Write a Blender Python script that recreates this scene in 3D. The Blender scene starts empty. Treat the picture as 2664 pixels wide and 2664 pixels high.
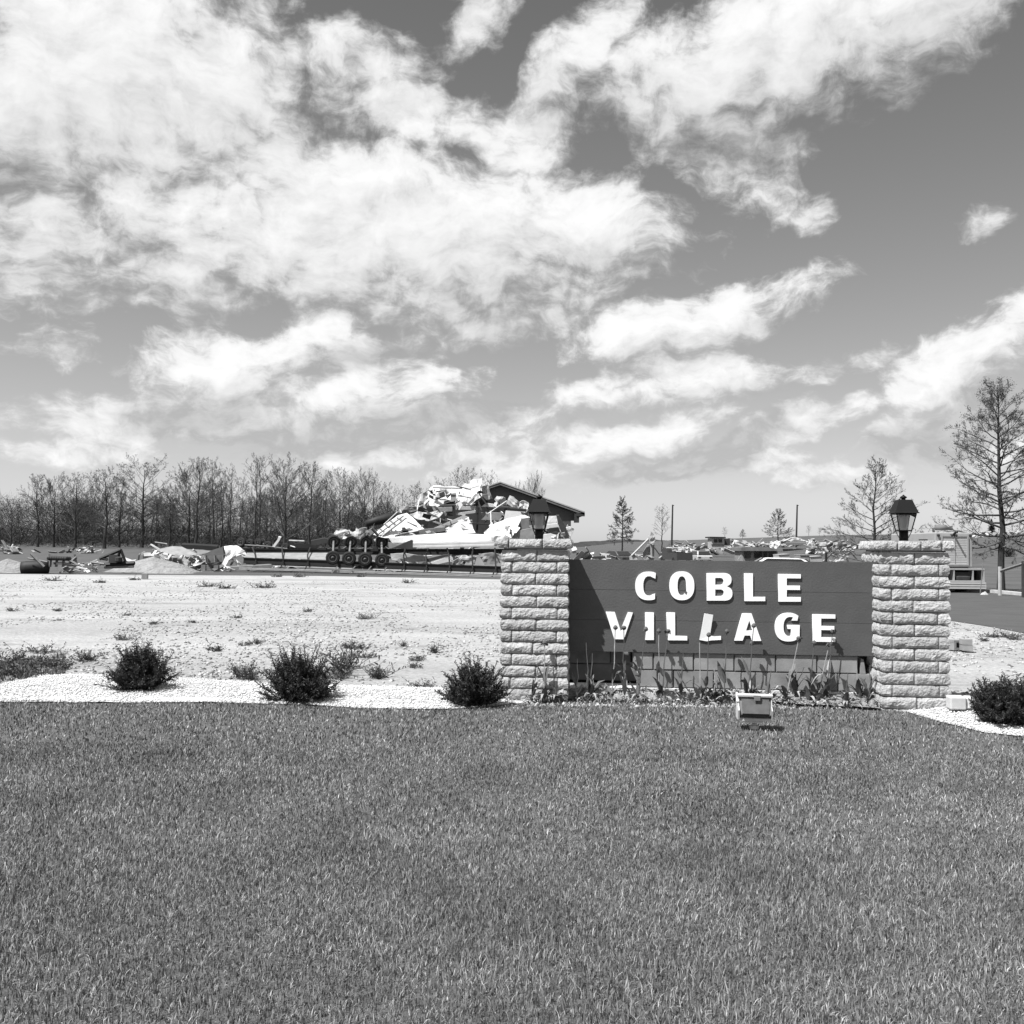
import bpy, bmesh, math, random
import numpy as np
from mathutils import Vector, Matrix, noise as mnoise
R_ = math.radians
SC = bpy.context.scene
COL = SC.collection

# ------------------------------------------------------------------ camera
FPX, SIZE = 2450.0, 2664.0            # focal length in pixels of the photograph
CAM_H = 1.30
PITCH, ROLL = math.atan(89.0 / FPX), R_(0.5)
_f = Vector((0, math.cos(PITCH), math.sin(PITCH)))
_r0, _u0 = Vector((1, 0, 0)), Vector((0, -math.sin(PITCH), math.cos(PITCH)))
_r = _r0 * math.cos(ROLL) + _u0 * math.sin(ROLL)
_u = -_r0 * math.sin(ROLL) + _u0 * math.cos(ROLL)
cam_d = bpy.data.cameras.new('camera')
cam = bpy.data.objects.new('camera', cam_d)
COL.objects.link(cam)
cam_d.sensor_width = 36.0
cam_d.lens = 36.0 * FPX / SIZE
cam_d.clip_start, cam_d.clip_end = 0.05, 6000.0
M = Matrix((_r, _u, -_f)).transposed().to_4x4()
M.translation = Vector((0, 0, CAM_H))
cam.matrix_world = M
SC.camera = cam
CAMP = Vector((0, 0, CAM_H))

def ray(px, py):
    return _f + _r * ((px - SIZE / 2) / FPX) + _u * ((SIZE / 2 - py) / FPX)
def P(px, py, Y):
    d = ray(px, py)
    return CAMP + d * (Y / d.y)
def on_plane(px, py, p0, n):
    d = ray(px, py)
    return CAMP + d * ((p0 - CAMP).dot(n) / d.dot(n))

# ------------------------------------------------------------------ light
YAW = R_(5.0)                                   # the sign is turned a little: right end nearer
PR = Vector((math.cos(YAW), -math.sin(YAW), 0)) # along the sign, to the right
PN = Vector((math.sin(YAW), math.cos(YAW), 0))  # into the sign, away from the camera
light_dir = (PN * 1.0 + PR * 1.2 + Vector((0, 0, -2.55))).normalized()
SUN_EL = math.asin(-light_dir.z)
SUN_AZ = math.atan2(-light_dir.x, -light_dir.y)  # compass-like, from +Y towards +X
sun_d = bpy.data.lights.new('sun', 'SUN')
sun_d.energy, sun_d.angle, sun_d.color = 5.0, R_(0.53), (1.0, 1.0, 1.0)
sun = bpy.data.objects.new('sun', sun_d)
sun.rotation_euler = light_dir.to_track_quat('-Z', 'Y').to_euler()
sun.location = (-10, -8, 25)
COL.objects.link(sun)
SC.view_settings.view_transform = 'Standard'
SC.view_settings.look = 'None'
SC.view_settings.exposure = 1.0
SC.view_settings.gamma = 1.0
SC.view_settings.use_curve_mapping = False

# ------------------------------------------------------------------ world: grey (black-and-white film) sky with cumulus
world = bpy.data.worlds.new('World')
SC.world = world
world.use_nodes = True
NT = world.node_tree
NT.nodes.clear()
def N(t, **kw):
    n = NT.nodes.new(t)
    for k, v in kw.items():
        setattr(n, k, v)
    return n
def L(a, b):
    NT.links.new(a, b)
def mth(op, a, b=None, c=None, clamp=False):
    n = N('ShaderNodeMath', operation=op, use_clamp=clamp)
    for i, v in enumerate((a, b, c)):
        if v is None: continue
        if isinstance(v, (int, float)): n.inputs[i].default_value = v
        else: L(v, n.inputs[i])
    return n.outputs[0]
def smooth(x, a, b, lo=0.0, hi=1.0):
    n = N('ShaderNodeMapRange', interpolation_type='SMOOTHSTEP')
    L(x, n.inputs[0])
    n.inputs[1].default_value, n.inputs[2].default_value = a, b
    n.inputs[3].default_value, n.inputs[4].default_value = lo, hi
    return n.outputs[0]
tc = N('ShaderNodeTexCoord')
sep = N('ShaderNodeSeparateXYZ'); L(tc.outputs['Generated'], sep.inputs[0])
az = mth('MULTIPLY', mth('ARCTAN2', sep.outputs[0], sep.outputs[1]), 57.29578)
el = mth('MULTIPLY', mth('ARCSINE', sep.outputs[2]), 57.29578)
comb = N('ShaderNodeCombineXYZ'); L(az, comb.inputs[0]); L(el, comb.inputs[1])
ae = comb.outputs[0]
# the noise lives on a flat cloud layer overhead, so puffs shrink and flatten towards the horizon
zc = mth('ADD', mth('MAXIMUM', sep.outputs[2], 0.0), 0.12)
lay = N('ShaderNodeCombineXYZ')
L(mth('DIVIDE', sep.outputs[0], zc), lay.inputs[0]); L(mth('DIVIDE', sep.outputs[1], zc), lay.inputs[1])
def fbm(vec, scale, detail, rough, off=(0, 0, 0)):
    mp = N('ShaderNodeMapping'); L(vec, mp.inputs[0]); mp.inputs['Location'].default_value = off
    n = N('ShaderNodeTexNoise'); L(mp.outputs[0], n.inputs['Vector'])
    n.inputs['Scale'].default_value = scale; n.inputs['Detail'].default_value = detail
    n.inputs['Roughness'].default_value = rough
    return n
warp = fbm(ae, 0.16, 4, 0.55, (3, 7, 1))
wv = N('ShaderNodeVectorMath', operation='SUBTRACT'); L(warp.outputs['Color'], wv.inputs[0]); wv.inputs[1].default_value = (.5, .5, .5)
ws = N('ShaderNodeVectorMath', operation='MULTIPLY'); L(wv.outputs[0], ws.inputs[0]); ws.inputs[1].default_value = (4.4, 3.0, 0)
wa = N('ShaderNodeVectorMath', operation='ADD'); L(ae, wa.inputs[0]); L(ws.outputs[0], wa.inputs[1])
AE = wa.outputs[0]
# each cloud: centre, half width, half height (in the photograph seen at 1932 px), tilt, weight
BIG_CLOUDS = [   # these also shade their own undersides
 (180,130,380,215,0,1.15),(700,430,470,135,0,1.15),(700,335,270,62,-8,1.0),(1480,60,360,120,6,1.05),(1310,600,215,58,10,1.05),(1790,690,150,62,26,1.0),(1900,650,120,70,20,.95),
 (410,690,135,58,8,.95),(590,640,110,50,25,.95),(1270,715,150,48,5,.85),(1260,800,130,42,14,.95),(690,740,190,42,8,.85),(330,400,250,90,-10,.8),(1090,420,180,70,-6,1.0)]
CLOUDS = [
 (60,440,240,130,0,.7),(260,520,230,60,0,.5),
 (660,115,150,60,0,.62),(750,210,220,58,-8,.72),
 (900,40,90,60,30,.7),(1080,130,190,52,44,.72),(1000,265,120,65,40,.66),(1180,180,120,60,0,.5),
 (1330,120,200,85,0,.95),(1720,70,210,95,14,.75),(1320,255,150,60,-10,.42),(1390,330,150,50,-25,.48),(1545,405,45,32,0,.6),
 (960,530,190,75,-8,.85),(990,600,130,40,10,.75),(720,540,260,60,0,.6),(1440,560,150,36,12,.8),
 (1400,715,80,30,0,.5),(1090,742,66,32,0,.8),(1810,790,95,42,32,.95),(1690,812,75,38,20,.8),(1880,850,140,40,0,.7),(680,660,120,45,0,.8),
 (220,790,190,45,6,.8),(420,780,180,50,0,.8),(600,800,190,38,4,.75),(140,850,160,30,0,.5),
 (1130,835,170,38,6,.85),(1470,810,120,36,12,.75),(1560,790,80,26,20,.5),(1590,900,150,25,4,.8),(1350,880,190,28,0,.7),(860,800,200,40,6,.7),(730,860,230,32,0,.75),(960,890,240,30,0,.65),(1545,690,90,24,12,.35),(1850,420,40,24,20,.30),(110,660,60,30,0,.4),(1700,880,120,26,8,.5)]
KPX = SIZE / 1932.0
def azel(x, y):
    d = ray(x * KPX, y * KPX).normalized()
    return math.degrees(math.atan2(d.x, d.y)), math.degrees(math.asin(d.z))
def blob_set(lst):
    out = []
    for (cx, cy, rx, ry, rot, w) in lst:
        a0, e0 = azel(cx, cy); a1, _e = azel(cx + rx, cy); _a, e2 = azel(cx, cy - ry)
        out.append((a0, e0, abs(a1 - a0), abs(e2 - e0), rot, w + (.16 if cy > 580 else .05)))
    return out
def clouds_at(vec, lst, dens=None):
    for (a0, e0, sa, se, rot, w) in blob_set(lst):
        mp = N('ShaderNodeMapping', vector_type='TEXTURE'); L(vec, mp.inputs[0])
        mp.inputs['Location'].default_value = (a0, e0, 0)
        mp.inputs['Rotation'].default_value = (0, 0, R_(rot))
        mp.inputs['Scale'].default_value = (sa, se, 1)
        ln = N('ShaderNodeVectorMath', operation='DOT_PRODUCT')
        L(mp.outputs[0], ln.inputs[0]); L(mp.outputs[0], ln.inputs[1])
        b = mth('MULTIPLY_ADD', ln.outputs['Value'], -0.62 * w, w)
        dens = b if dens is None else mth('SMOOTH_MAX', dens, b, 0.06)
    return dens
def shifted(vec, o):
    n = N('ShaderNodeVectorMath', operation='ADD'); L(vec, n.inputs[0]); n.inputs[1].default_value = o; return n.outputs[0]
SHIFT = (-0.7, 1.5, 0)                         # towards the light: up and a little left
big_here = mth('MAXIMUM', clouds_at(AE, BIG_CLOUDS), -1.0)
big_up = mth('MAXIMUM', clouds_at(shifted(AE, SHIFT), BIG_CLOUDS), -1.0)
dens = clouds_at(AE, CLOUDS, big_here)
# beyond the view the same kind of broken cumulus goes on
wide = fbm(lay.outputs[0], 0.55, 3, 0.5, (5.2, 1.7, 0)).outputs['Fac']
gen = mth('MULTIPLY_ADD', wide, 5.0, -2.05)
dx = mth('ABSOLUTE', az)
outm = mth('MAXIMUM', smooth(dx, 27, 36), smooth(el, 34, 44))
mixd = N('ShaderNodeMix', data_type='FLOAT'); L(outm, mixd.inputs[0]); L(dens, mixd.inputs[2]); L(gen, mixd.inputs[3])
dens = mth('MAXIMUM', mixd.outputs[0], -1.2)
fine_amp = smooth(el, 10, 24, 2.7, 1.7)
def puffs(v):
    big_ = fbm(v, 0.20, 9, 0.60, (11, 3, 0)).outputs['Fac']
    sq = N('ShaderNodeVectorMath', operation='MULTIPLY'); L(v, sq.inputs[0]); sq.inputs[1].default_value = (1.0, 1.7, 1.0)   # lower clouds lie flatter
    fine = fbm(sq.outputs[0], 0.50, 8, 0.62, (2, 9, 0)).outputs['Fac']
    return mth('ADD', mth('MULTIPLY', mth('SUBTRACT', big_, 0.5), 2.5), mth('MULTIPLY', mth('SUBTRACT', fine, 0.5), fine_amp))
n_here = puffs(AE); n_up = puffs(shifted(AE, SHIFT))
dn = mth('ADD', n_here, dens)
cover = smooth(dn, -0.12, 0.78)
# tops and sun-facing edges bright, flat undersides greyer
diff = mth('ADD', mth('MULTIPLY', mth('SUBTRACT', n_here, n_up), 0.065), mth('MULTIPLY', mth('SUBTRACT', big_here, big_up), 0.13))
diff = mth('MAXIMUM', mth('MINIMUM', diff, 0.07), -0.12)
cval = mth('ADD', smooth(dn, 0.05, 1.3, 0.335, 0.435), mth('MULTIPLY', diff, mth('SUBTRACT', 1.0, mth('MULTIPLY', outm, 0.6))))
# clear air: Nishita seen through a yellow-orange filter onto black-and-white film
sky = N('ShaderNodeTexSky', sky_type='NISHITA', sun_disc=False)
sky.sun_elevation = SUN_EL
sky.sun_rotation = SUN_AZ
sky.air_density, sky.dust_density, sky.ozone_density = 1.0, 1.0, 1.0
srgb = N('ShaderNodeSeparateColor'); L(sky.outputs[0], srgb.inputs[0])
SKY_STRENGTH = 0.1
thin = mth('MULTIPLY', mth('ADD', mth('MULTIPLY', srgb.outputs[0], 0.55), mth('MULTIPLY', srgb.outputs[1], 0.45)), SKY_STRENGTH)
# the air whitens towards the horizon all the way round
murk = mth('MULTIPLY', mth('POWER', 2.71828, mth('MULTIPLY', mth('MAXIMUM', el, 0.0), -1 / 15.0)), 0.19)
clear = mth('ADD', mth('MULTIPLY', thin, 0.40), murk)
fin = N('ShaderNodeMix', data_type='FLOAT'); L(cover, fin.inputs[0]); L(clear, fin.inputs[2]); L(cval, fin.inputs[3])
bg = N('ShaderNodeBackground'); L(fin.outputs[0], bg.inputs['Color']); bg.inputs['Strength'].default_value = 1.0
wo = N('ShaderNodeOutputWorld'); L(bg.outputs[0], wo.inputs['Surface'])
world.cycles.sampling_method = 'MANUAL'
world.cycles.sample_map_resolution = 512
SC.cycles.max_bounces = 6
SC.cycles.diffuse_bounces = 3
SC.cycles.transparent_max_bounces = 8

# ------------------------------------------------------------------ helpers
class MB:
    """collects vertices and faces for ONE mesh"""
    def __init__(s):
        s.v, s.f = [], []
    def add(s, vs, fs):
        o = len(s.v)
        s.v.extend([tuple(p) for p in vs])
        s.f.extend([tuple(i + o for i in f) for f in fs])
    def box(s, c, size, rot=None):
        hx, hy, hz = (d / 2 for d in size)
        vs = [Vector((x, y, z)) for x in (-hx, hx) for y in (-hy, hy) for z in (-hz, hz)]
        if rot is not None: vs = [rot @ p for p in vs]
        c = Vector(c)
        s.add([p + c for p in vs], [(0, 1, 3, 2), (4, 6, 7, 5), (0, 4, 5, 1), (2, 3, 7, 6), (0, 2, 6, 4), (1, 5, 7, 3)])
    def tube(s, pts, rads, n=6, cap=True):
        pts = [Vector(p) for p in pts]
        vs, fs = [], []
        for i, p in enumerate(pts):
            a = pts[min(i + 1, len(pts) - 1)] - pts[max(i - 1, 0)]
            if a.length < 1e-9: a = Vector((0, 0, 1))
            a.normalize()
            h = Vector((0, 0, 1)) if abs(a.z) < .9 else Vector((1, 0, 0))
            u = a.cross(h).normalized(); w = a.cross(u)
            r = rads[i] if isinstance(rads, (list, tuple)) else rads
            for k in range(n):
                t = 2 * math.pi * k / n
                vs.append(p + (u * math.cos(t) + w * math.sin(t)) * r)
        for i in range(len(pts) - 1):
            for k in range(n):
                a, b = i * n + k, i * n + (k + 1) % n
                fs.append((a, b, b + n, a + n))
        if cap:
            fs.append(tuple(range(n - 1, -1, -1)))
            o = (len(pts) - 1) * n
            fs.append(tuple(range(o, o + n)))
        s.add(vs, fs)
    def prism(s, poly, thick):
        """poly: list of Vectors roughly in one plane; thick: vector of the extrusion"""
        n = len(poly); t = Vector(thick)
        vs = [Vector(p) for p in poly] + [Vector(p) + t for p in poly]
        fs = [tuple(range(n)), tuple(range(2 * n - 1, n - 1, -1))]
        fs += [(i, i + n, (i + 1) % n + n, (i + 1) % n) for i in range(n)]
        s.add(vs, fs)
    def lathe(s, prof, c, n=12, axis=None, ang=0.0, caps=True):
        vs, fs = [], []
        q = Matrix.Identity(3) if axis is None else Vector((0, 0, 1)).rotation_difference(Vector(axis)).to_matrix()
        c = Vector(c)
        for r, z in prof:
            for k in range(n):
                t = 2 * math.pi * k / n + ang
                vs.append(c + q @ Vector((r * math.cos(t), r * math.sin(t), z)))
        for i in range(len(prof) - 1):
            for k in range(n):
                a, b = i * n + k, i * n + (k + 1) % n
                fs.append((a, b, b + n, a + n))
        if caps:
            fs.append(tuple(range(n - 1, -1, -1)))
            o = (len(prof) - 1) * n
            fs.append(tuple(range(o, o + n)))
        s.add(vs, fs)
    def mesh(s, name, m=None, smooth=False):
        me = bpy.data.meshes.new(name)
        me.from_pydata(s.v, [], s.f)
        if m: me.materials.append(m)
        if smooth: me.polygons.foreach_set('use_smooth', [True] * len(me.polygons))
        me.update()
        return me
    def build(s, name, m, parent=None, smooth=False):
        return link(name, s.mesh(name, m, smooth), parent)

def link(name, me, parent=None):
    o = bpy.data.objects.new(name, me)
    COL.objects.link(o)
    if parent is not None: o.parent = parent
    return o
def tag(o, label=None, cat=None, group=None, kind=None):
    if label: o['label'] = label
    if cat: o['category'] = cat
    if group: o['group'] = group
    if kind: o['kind'] = kind
    return o
def thing(name, loc, label, cat, group=None, rz=0.0):
    o = bpy.data.objects.new(name, None)
    o.empty_display_size = .2
    COL.objects.link(o)
    o.location = loc; o.rotation_euler = (0, 0, rz)
    return tag(o, label, cat, group)
def copy_thing(o, loc, rz=0.0, sc=1.0, label=None):
    c = o.copy(); COL.objects.link(c)
    c.location = loc; c.rotation_euler = (0, 0, rz); c.scale = (sc, sc, sc) if isinstance(sc, (int, float)) else sc
    if label: c['label'] = label
    for ch in list(o.children):
        d = ch.copy(); COL.objects.link(d); d.parent = c
        for g in list(ch.children):
            e = g.copy(); COL.objects.link(e); e.parent = d
    return c
def np_mesh(name, verts, faces_list, mat, attrs=None):
    """verts (n,3); faces_list: list of int arrays (m,k)"""
    me = bpy.data.meshes.new(name)
    verts = np.asarray(verts, np.float32)
    me.vertices.add(len(verts)); me.vertices.foreach_set('co', verts.ravel())
    loops = np.concatenate([f.ravel() for f in faces_list]).astype(np.int32)
    tot = np.concatenate([np.full(len(f), f.shape[1], np.int32) for f in faces_list])
    st = np.concatenate([[0], np.cumsum(tot)[:-1]]).astype(np.int32)
    me.loops.add(len(loops)); me.loops.foreach_set('vertex_index', loops)
    me.polygons.add(len(tot)); me.polygons.foreach_set('loop_start', st); me.polygons.foreach_set('loop_total', tot)
    me.materials.append(mat)
    me.update(calc_edges=True); me.validate()
    return me

# ------------------------------------------------------------------ materials (all neutral: the photograph is black and white)
def mat(name, v0, rough=.8, amp=.25, scale=8.0, detail=5, bump=0.0, bscale=None, metal=0.0, spec=.3, island=0.0, obj_rand=0.0, coord='Object', bdist=.02):
    v = v0 * .86
    m = bpy.data.materials.new(name); m.use_nodes = True
    t = m.node_tree; b = t.nodes['Principled BSDF']
    b.inputs['Roughness'].default_value = rough; b.inputs['Metallic'].default_value = metal
    b.inputs['Specular IOR Level'].default_value = spec
    c = t.nodes.new('ShaderNodeTexCoord')
    n = t.nodes.new('ShaderNodeTexNoise'); n.inputs['Scale'].default_value = scale; n.inputs['Detail'].default_value = detail
    n.inputs['Roughness'].default_value = .62
    t.links.new(c.outputs[coord], n.inputs['Vector'])
    mr = t.nodes.new('ShaderNodeMapRange'); t.links.new(n.outputs['Fac'], mr.inputs[0])
    mr.inputs[1].default_value, mr.inputs[2].default_value = .28, .72
    mr.inputs[3].default_value, mr.inputs[4].default_value = v * (1 - amp), v * (1 + amp)
    out = mr.outputs[0]
    def mul(x, lo, hi, src):
        r = t.nodes.new('ShaderNodeMapRange'); t.links.new(src, r.inputs[0]); r.inputs[3].default_value = lo; r.inputs[4].default_value = hi
        q = t.nodes.new('ShaderNodeMath'); q.operation = 'MULTIPLY'; t.links.new(x, q.inputs[0]); t.links.new(r.outputs[0], q.inputs[1])
        return q.outputs[0]
    if island:
        g = t.nodes.new('ShaderNodeNewGeometry'); out = mul(out, 1 - island, 1 + island, g.outputs['Random Per Island'])
    if obj_rand:
        g = t.nodes.new('ShaderNodeObjectInfo'); out = mul(out, 1 - obj_rand, 1 + obj_rand, g.outputs['Random'])
    t.links.new(out, b.inputs['Base Color'])
    if bump:
        n2 = t.nodes.new('ShaderNodeTexNoise'); n2.inputs['Scale'].default_value = bscale or scale * 4; n2.inputs['Detail'].default_value = 6
        t.links.new(c.outputs[coord], n2.inputs['Vector'])
        bp = t.nodes.new('ShaderNodeBump'); bp.inputs['Strength'].default_value = bump; bp.inputs['Distance'].default_value = bdist
        t.links.new(n2.outputs['Fac'], bp.inputs['Height']); t.links.new(bp.outputs[0], b.inputs['Normal'])
    return m
MT = {}
MT['stone'] = mat('split_limestone', .355, .9, .22, 14, 7, bump=1.0, bscale=55, obj_rand=.15, bdist=.012)
MT['mortar'] = mat('mortar', .20, .95, .2, 20, bump=.5)
MT['board'] = mat('painted_board', .082, .62, .15, 3, 6, bump=.12, bscale=60, obj_rand=.05)
MT['letter'] = mat('white_painted_letter', .90, .55, .03, 12)
MT['block'] = mat('concrete_block', .235, .92, .22, 7, 5, bump=.3, bscale=120, obj_rand=.14, bdist=.004)
MT['footing'] = mat('concrete_footing', .55, .9, .25, 9, 5, bump=.3)
MT['black_metal'] = mat('black_enamel', .008, .5, .2, 10, spec=.12)
MT['roof_metal'] = mat('dark_lantern_roof', .013, .6, .15, 14, spec=.10)
MT['frost'] = mat('frosted_lamp_lens', .62, .5, .08, 10)
MT['alu'] = mat('cast_aluminium', .50, .55, .1, 12, spec=.4)
MT['alu_dark'] = mat('weathered_aluminium', .15, .6, .25, 14)
MT['soil'] = mat('dry_soil', .19, .95, .45, 18, 6, bump=.6)
MT['field'] = mat('rough_field_grass', .064, .95, .35, .35, 8, bump=.5, bscale=3)
MT['lawn_soil'] = mat('thatch_under_grass', .085, .95, .4, 30, 5, bump=.6)
MT['pebble'] = mat('white_marble_chip', .53, .75, .1, 20, island=.34)
MT['bed'] = mat('marble_chip_bed', .46, .9, .22, 60, 6, bump=.6, bscale=80, coord='Object', bdist=.015)
MT['lotstone'] = mat('crushed_stone', .27, .85, .15, 20, island=.7)
MT['asphalt'] = mat('asphalt', .060, .9, .2, 1.4, 8, bump=.25, bscale=60)
MT['kerb'] = mat('kerb_concrete', .42, .9, .2, 4)
MT['bark'] = mat('tree_bark', .030, .95, .35, 6, 6, bump=.5)
MT['twig'] = mat('bare_twigs', .066, .9, .2, 5, island=.35)
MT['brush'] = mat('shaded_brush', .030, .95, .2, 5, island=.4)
MT['bud'] = mat('budding_leaves', .11, .8, .2, 5, island=.35)
MT['yew'] = mat('yew_needles', .022, .6, .2, 12, island=.6, spec=.35)
MT['yew_stem'] = mat('yew_stem', .035, .9, .2, 12)
MT['tulip'] = mat('tulip_leaf', .085, .6, .25, 16, island=.35)
MT['tulip_pale'] = mat('withered_leaf', .26, .8, .35, 20, island=.4)
MT['weed'] = mat('dry_weed', .075, .8, .3, 14, island=.5)
MT['white'] = mat('white_siding', .56, .55, .12, 2.5, 6, bump=.15, bscale=14)
MT['light'] = mat('pale_sheet', .34, .6, .18, 2.5, 6, bump=.15, bscale=14)
MT['grey'] = mat('grey_panel', .22, .75, .25, 3, 6, bump=.2, bscale=14)
MT['mid'] = mat('plywood_panel', .14, .8, .3, 3, 6)
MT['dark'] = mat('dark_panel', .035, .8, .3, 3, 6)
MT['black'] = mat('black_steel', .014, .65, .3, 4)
MT['rubber'] = mat('tyre_rubber', .014, .8, .2, 20)
MT['rim'] = mat('rusty_rim', .07, .6, .3, 20)
MT['gravelpile'] = mat('gravel_heap', .22, .95, .3, 3, 8, bump=.8, bscale=9, bdist=.1)
MT['truck'] = mat('truck_paint', .31, .4, .08, 3, spec=.5)
MT['truck_light'] = mat('truck_door_slats', .42, .45, .06, 3, spec=.5)
MT['glass'] = mat('dark_glass', .02, .12, .1, 3, spec=.5)
MT['carlight'] = mat('pale_car_paint', .38, .35, .06, 3, spec=.5)
MT['cardark'] = mat('dark_car_paint', .05, .35, .06, 3, spec=.5)
MT['chrome'] = mat('bright_metal', .5, .35, .1, 5, metal=.7)
MT['wood'] = mat('weathered_wood', .16, .9, .3, 6, 6)
MT['housedark'] = mat('dark_house_siding', .10, .85, .12, 2, 5)
MT['far_wood'] = mat('far_woodland', .10, .95, .3, .2, 6)
MT['rubble'] = mat('broken_boards', .30, .85, .3, 2, 5, island=.75)

# a grass blade: lighter tips and dead blades among the green, per blade, and broad worn patches
def grass_mat():
    m = bpy.data.materials.new('lawn_blade'); m.use_nodes = True
    t = m.node_tree; b = t.nodes['Principled BSDF']
    b.inputs['Roughness'].default_value = .55; b.inputs['Specular IOR Level'].default_value = .3
    g = t.nodes.new('ShaderNodeNewGeometry')
    cr = t.nodes.new('ShaderNodeValToRGB'); t.links.new(g.outputs['Random Per Island'], cr.inputs[0])
    e = cr.color_ramp.elements
    e[0].position, e[0].color = 0, (.062,) * 3 + (1,)
    e[1].position, e[1].color = 1, (.30,) * 3 + (1,)
    x = e.new(.55); x.color = (.120,) * 3 + (1,)
    x = e.new(.86); x.color = (.200,) * 3 + (1,)
    c = t.nodes.new('ShaderNodeTexCoord')
    n = t.nodes.new('ShaderNodeTexNoise'); n.inputs['Scale'].default_value = 1.6; n.inputs['Detail'].default_value = 5
    t.links.new(c.outputs['Object'], n.inputs['Vector'])
    r = t.nodes.new('ShaderNodeMapRange'); t.links.new(n.outputs['Fac'], r.inputs[0])
    r.inputs[1].default_value, r.inputs[2].default_value, r.inputs[3].default_value, r.inputs[4].default_value = .3, .7, .68, 1.32
    q = t.nodes.new('ShaderNodeMix'); q.data_type = 'RGBA'; q.blend_type = 'MULTIPLY'; q.inputs[0].default_value = 1
    t.links.new(cr.outputs[0], q.inputs[6]); t.links.new(r.outputs[0], q.inputs[7])
    t.links.new(q.outputs[2], b.inputs['Base Color'])
    return m
MT['blade'] = grass_mat()
# crushed-stone lot: fine grit, coarse stones, faint vehicle tracks and weedy stains
def lot_mat():
    m = bpy.data.materials.new('gravel_lot'); m.use_nodes = True
    t = m.node_tree; b = t.nodes['Principled BSDF']; b.inputs['Roughness'].default_value = .95; b.inputs['Specular IOR Level'].default_value = .1
    c = t.nodes.new('ShaderNodeTexCoord')
    def noi(s, d, r=.6, st=(1, 1, 1)):
        mp = t.nodes.new('ShaderNodeMapping'); t.links.new(c.outputs['Object'], mp.inputs[0]); mp.inputs['Scale'].default_value = st
        n = t.nodes.new('ShaderNodeTexNoise'); n.inputs['Scale'].default_value = s; n.inputs['Detail'].default_value = d; n.inputs['Roughness'].default_value = r
        t.links.new(mp.outputs[0], n.inputs['Vector']); return n.outputs['Fac']
    def mr(x, a, b_, lo, hi):
        r = t.nodes.new('ShaderNodeMapRange'); t.links.new(x, r.inputs[0])
        for i, v in enumerate((a, b_, lo, hi)): r.inputs[i + 1].default_value = v
        return r.outputs[0]
    def mul(x, y):
        q = t.nodes.new('ShaderNodeMath'); q.operation = 'MULTIPLY'; t.links.new(x, q.inputs[0]); t.links.new(y, q.inputs[1]); return q.outputs[0]
    grit = mr(noi(22, 8, .75), .3, .7, .19, .40)
    stain = mr(noi(1.1, 7, .7, (.5, 1, 1)), .54, .72, 1.0, .55)
    track = mr(noi(.35, 5, .6, (.25, 1.6, 1)), .3, .7, .82, 1.12)
    t.links.new(mul(mul(grit, stain), track), b.inputs['Base Color'])
    bp = t.nodes.new('ShaderNodeBump'); bp.inputs['Strength'].default_value = .9; bp.inputs['Distance'].default_value = .05
    t.links.new(noi(9, 8, .75), bp.inputs['Height']); t.links.new(bp.outputs[0], b.inputs['Normal'])
    return m
MT['lot'] = lot_mat()
def glass_mat():
    m = bpy.data.materials.new('lantern_glass'); m.use_nodes = True
    t = m.node_tree; t.nodes.clear()
    o = t.nodes.new('ShaderNodeOutputMaterial'); a = t.nodes.new('ShaderNodeBsdfTransparent'); g = t.nodes.new('ShaderNodeBsdfGlossy')
    a.inputs[0].default_value = (.86, .86, .86, 1); g.inputs['Roughness'].default_value = .08; g.inputs['Color'].default_value = (.8, .8, .8, 1)
    f = t.nodes.new('ShaderNodeFresnel'); f.inputs[0].default_value = 1.45
    x = t.nodes.new('ShaderNodeMixShader'); t.links.new(f.outputs[0], x.inputs[0]); t.links.new(a.outputs[0], x.inputs[1]); t.links.new(g.outputs[0], x.inputs[2])
    t.links.new(x.outputs[0], o.inputs[0])
    return m
MT['clear_glass'] = glass_mat()

# ------------------------------------------------------------------ terrain
def S(x, a, b):
    t = min(1.0, max(0.0, (x - a) / (b - a))); return t * t * (3 - 2 * t)
def terrain(x, y):
    z = -0.57 * S(x, 5, 12) * S(y, 13, 32)
    z += 1.3 * S(y, 80, 260) + 4.2 * S(x, 35, 85) * S(y, 60, 150)
    return z
def G(px, py, lift=0.0):
    d = ray(px, py); t0, t = 1.0, 1.0
    while t < 900:
        p = CAMP + d * t
        if p.z <= terrain(p.x, p.y) + lift:
            for _ in range(30):
                mid = (t0 + t) / 2; q = CAMP + d * mid
                if q.z <= terrain(q.x, q.y) + lift: t = mid
                else: t0 = mid
            p = CAMP + d * t
            return Vector((p.x, p.y, terrain(p.x, p.y) + lift))
        t0 = t; t *= 1.02
    return CAMP + d * 900
def sheet(name, xs, ys, lift, m, inside=None, kind='structure', bumpf=None):
    vs, idx, fs = [], {}, []
    for j, y in enumerate(ys):
        for i, x in enumerate(xs):
            idx[i, j] = len(vs)
            vs.append((x, y, terrain(x, y) + lift + (bumpf(x, y) if bumpf else 0)))
    for j in range(len(ys) - 1):
        for i in range(len(xs) - 1):
            if inside is None or inside((xs[i] + xs[i + 1]) / 2, (ys[j] + ys[j + 1]) / 2):
                fs.append((idx[i, j], idx[i + 1, j], idx[i + 1, j + 1], idx[i, j + 1]))
    me = bpy.data.meshes.new(name); me.from_pydata(vs, [], fs); me.materials.append(m)
    me.polygons.foreach_set('use_smooth', [True] * len(me.polygons)); me.update()
    o = link(name, me)
    return tag(o, kind=kind)
def steps(a, b, n, p=1.0):
    return [a + (b - a) * (i / n) ** p for i in range(n + 1)]
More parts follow.
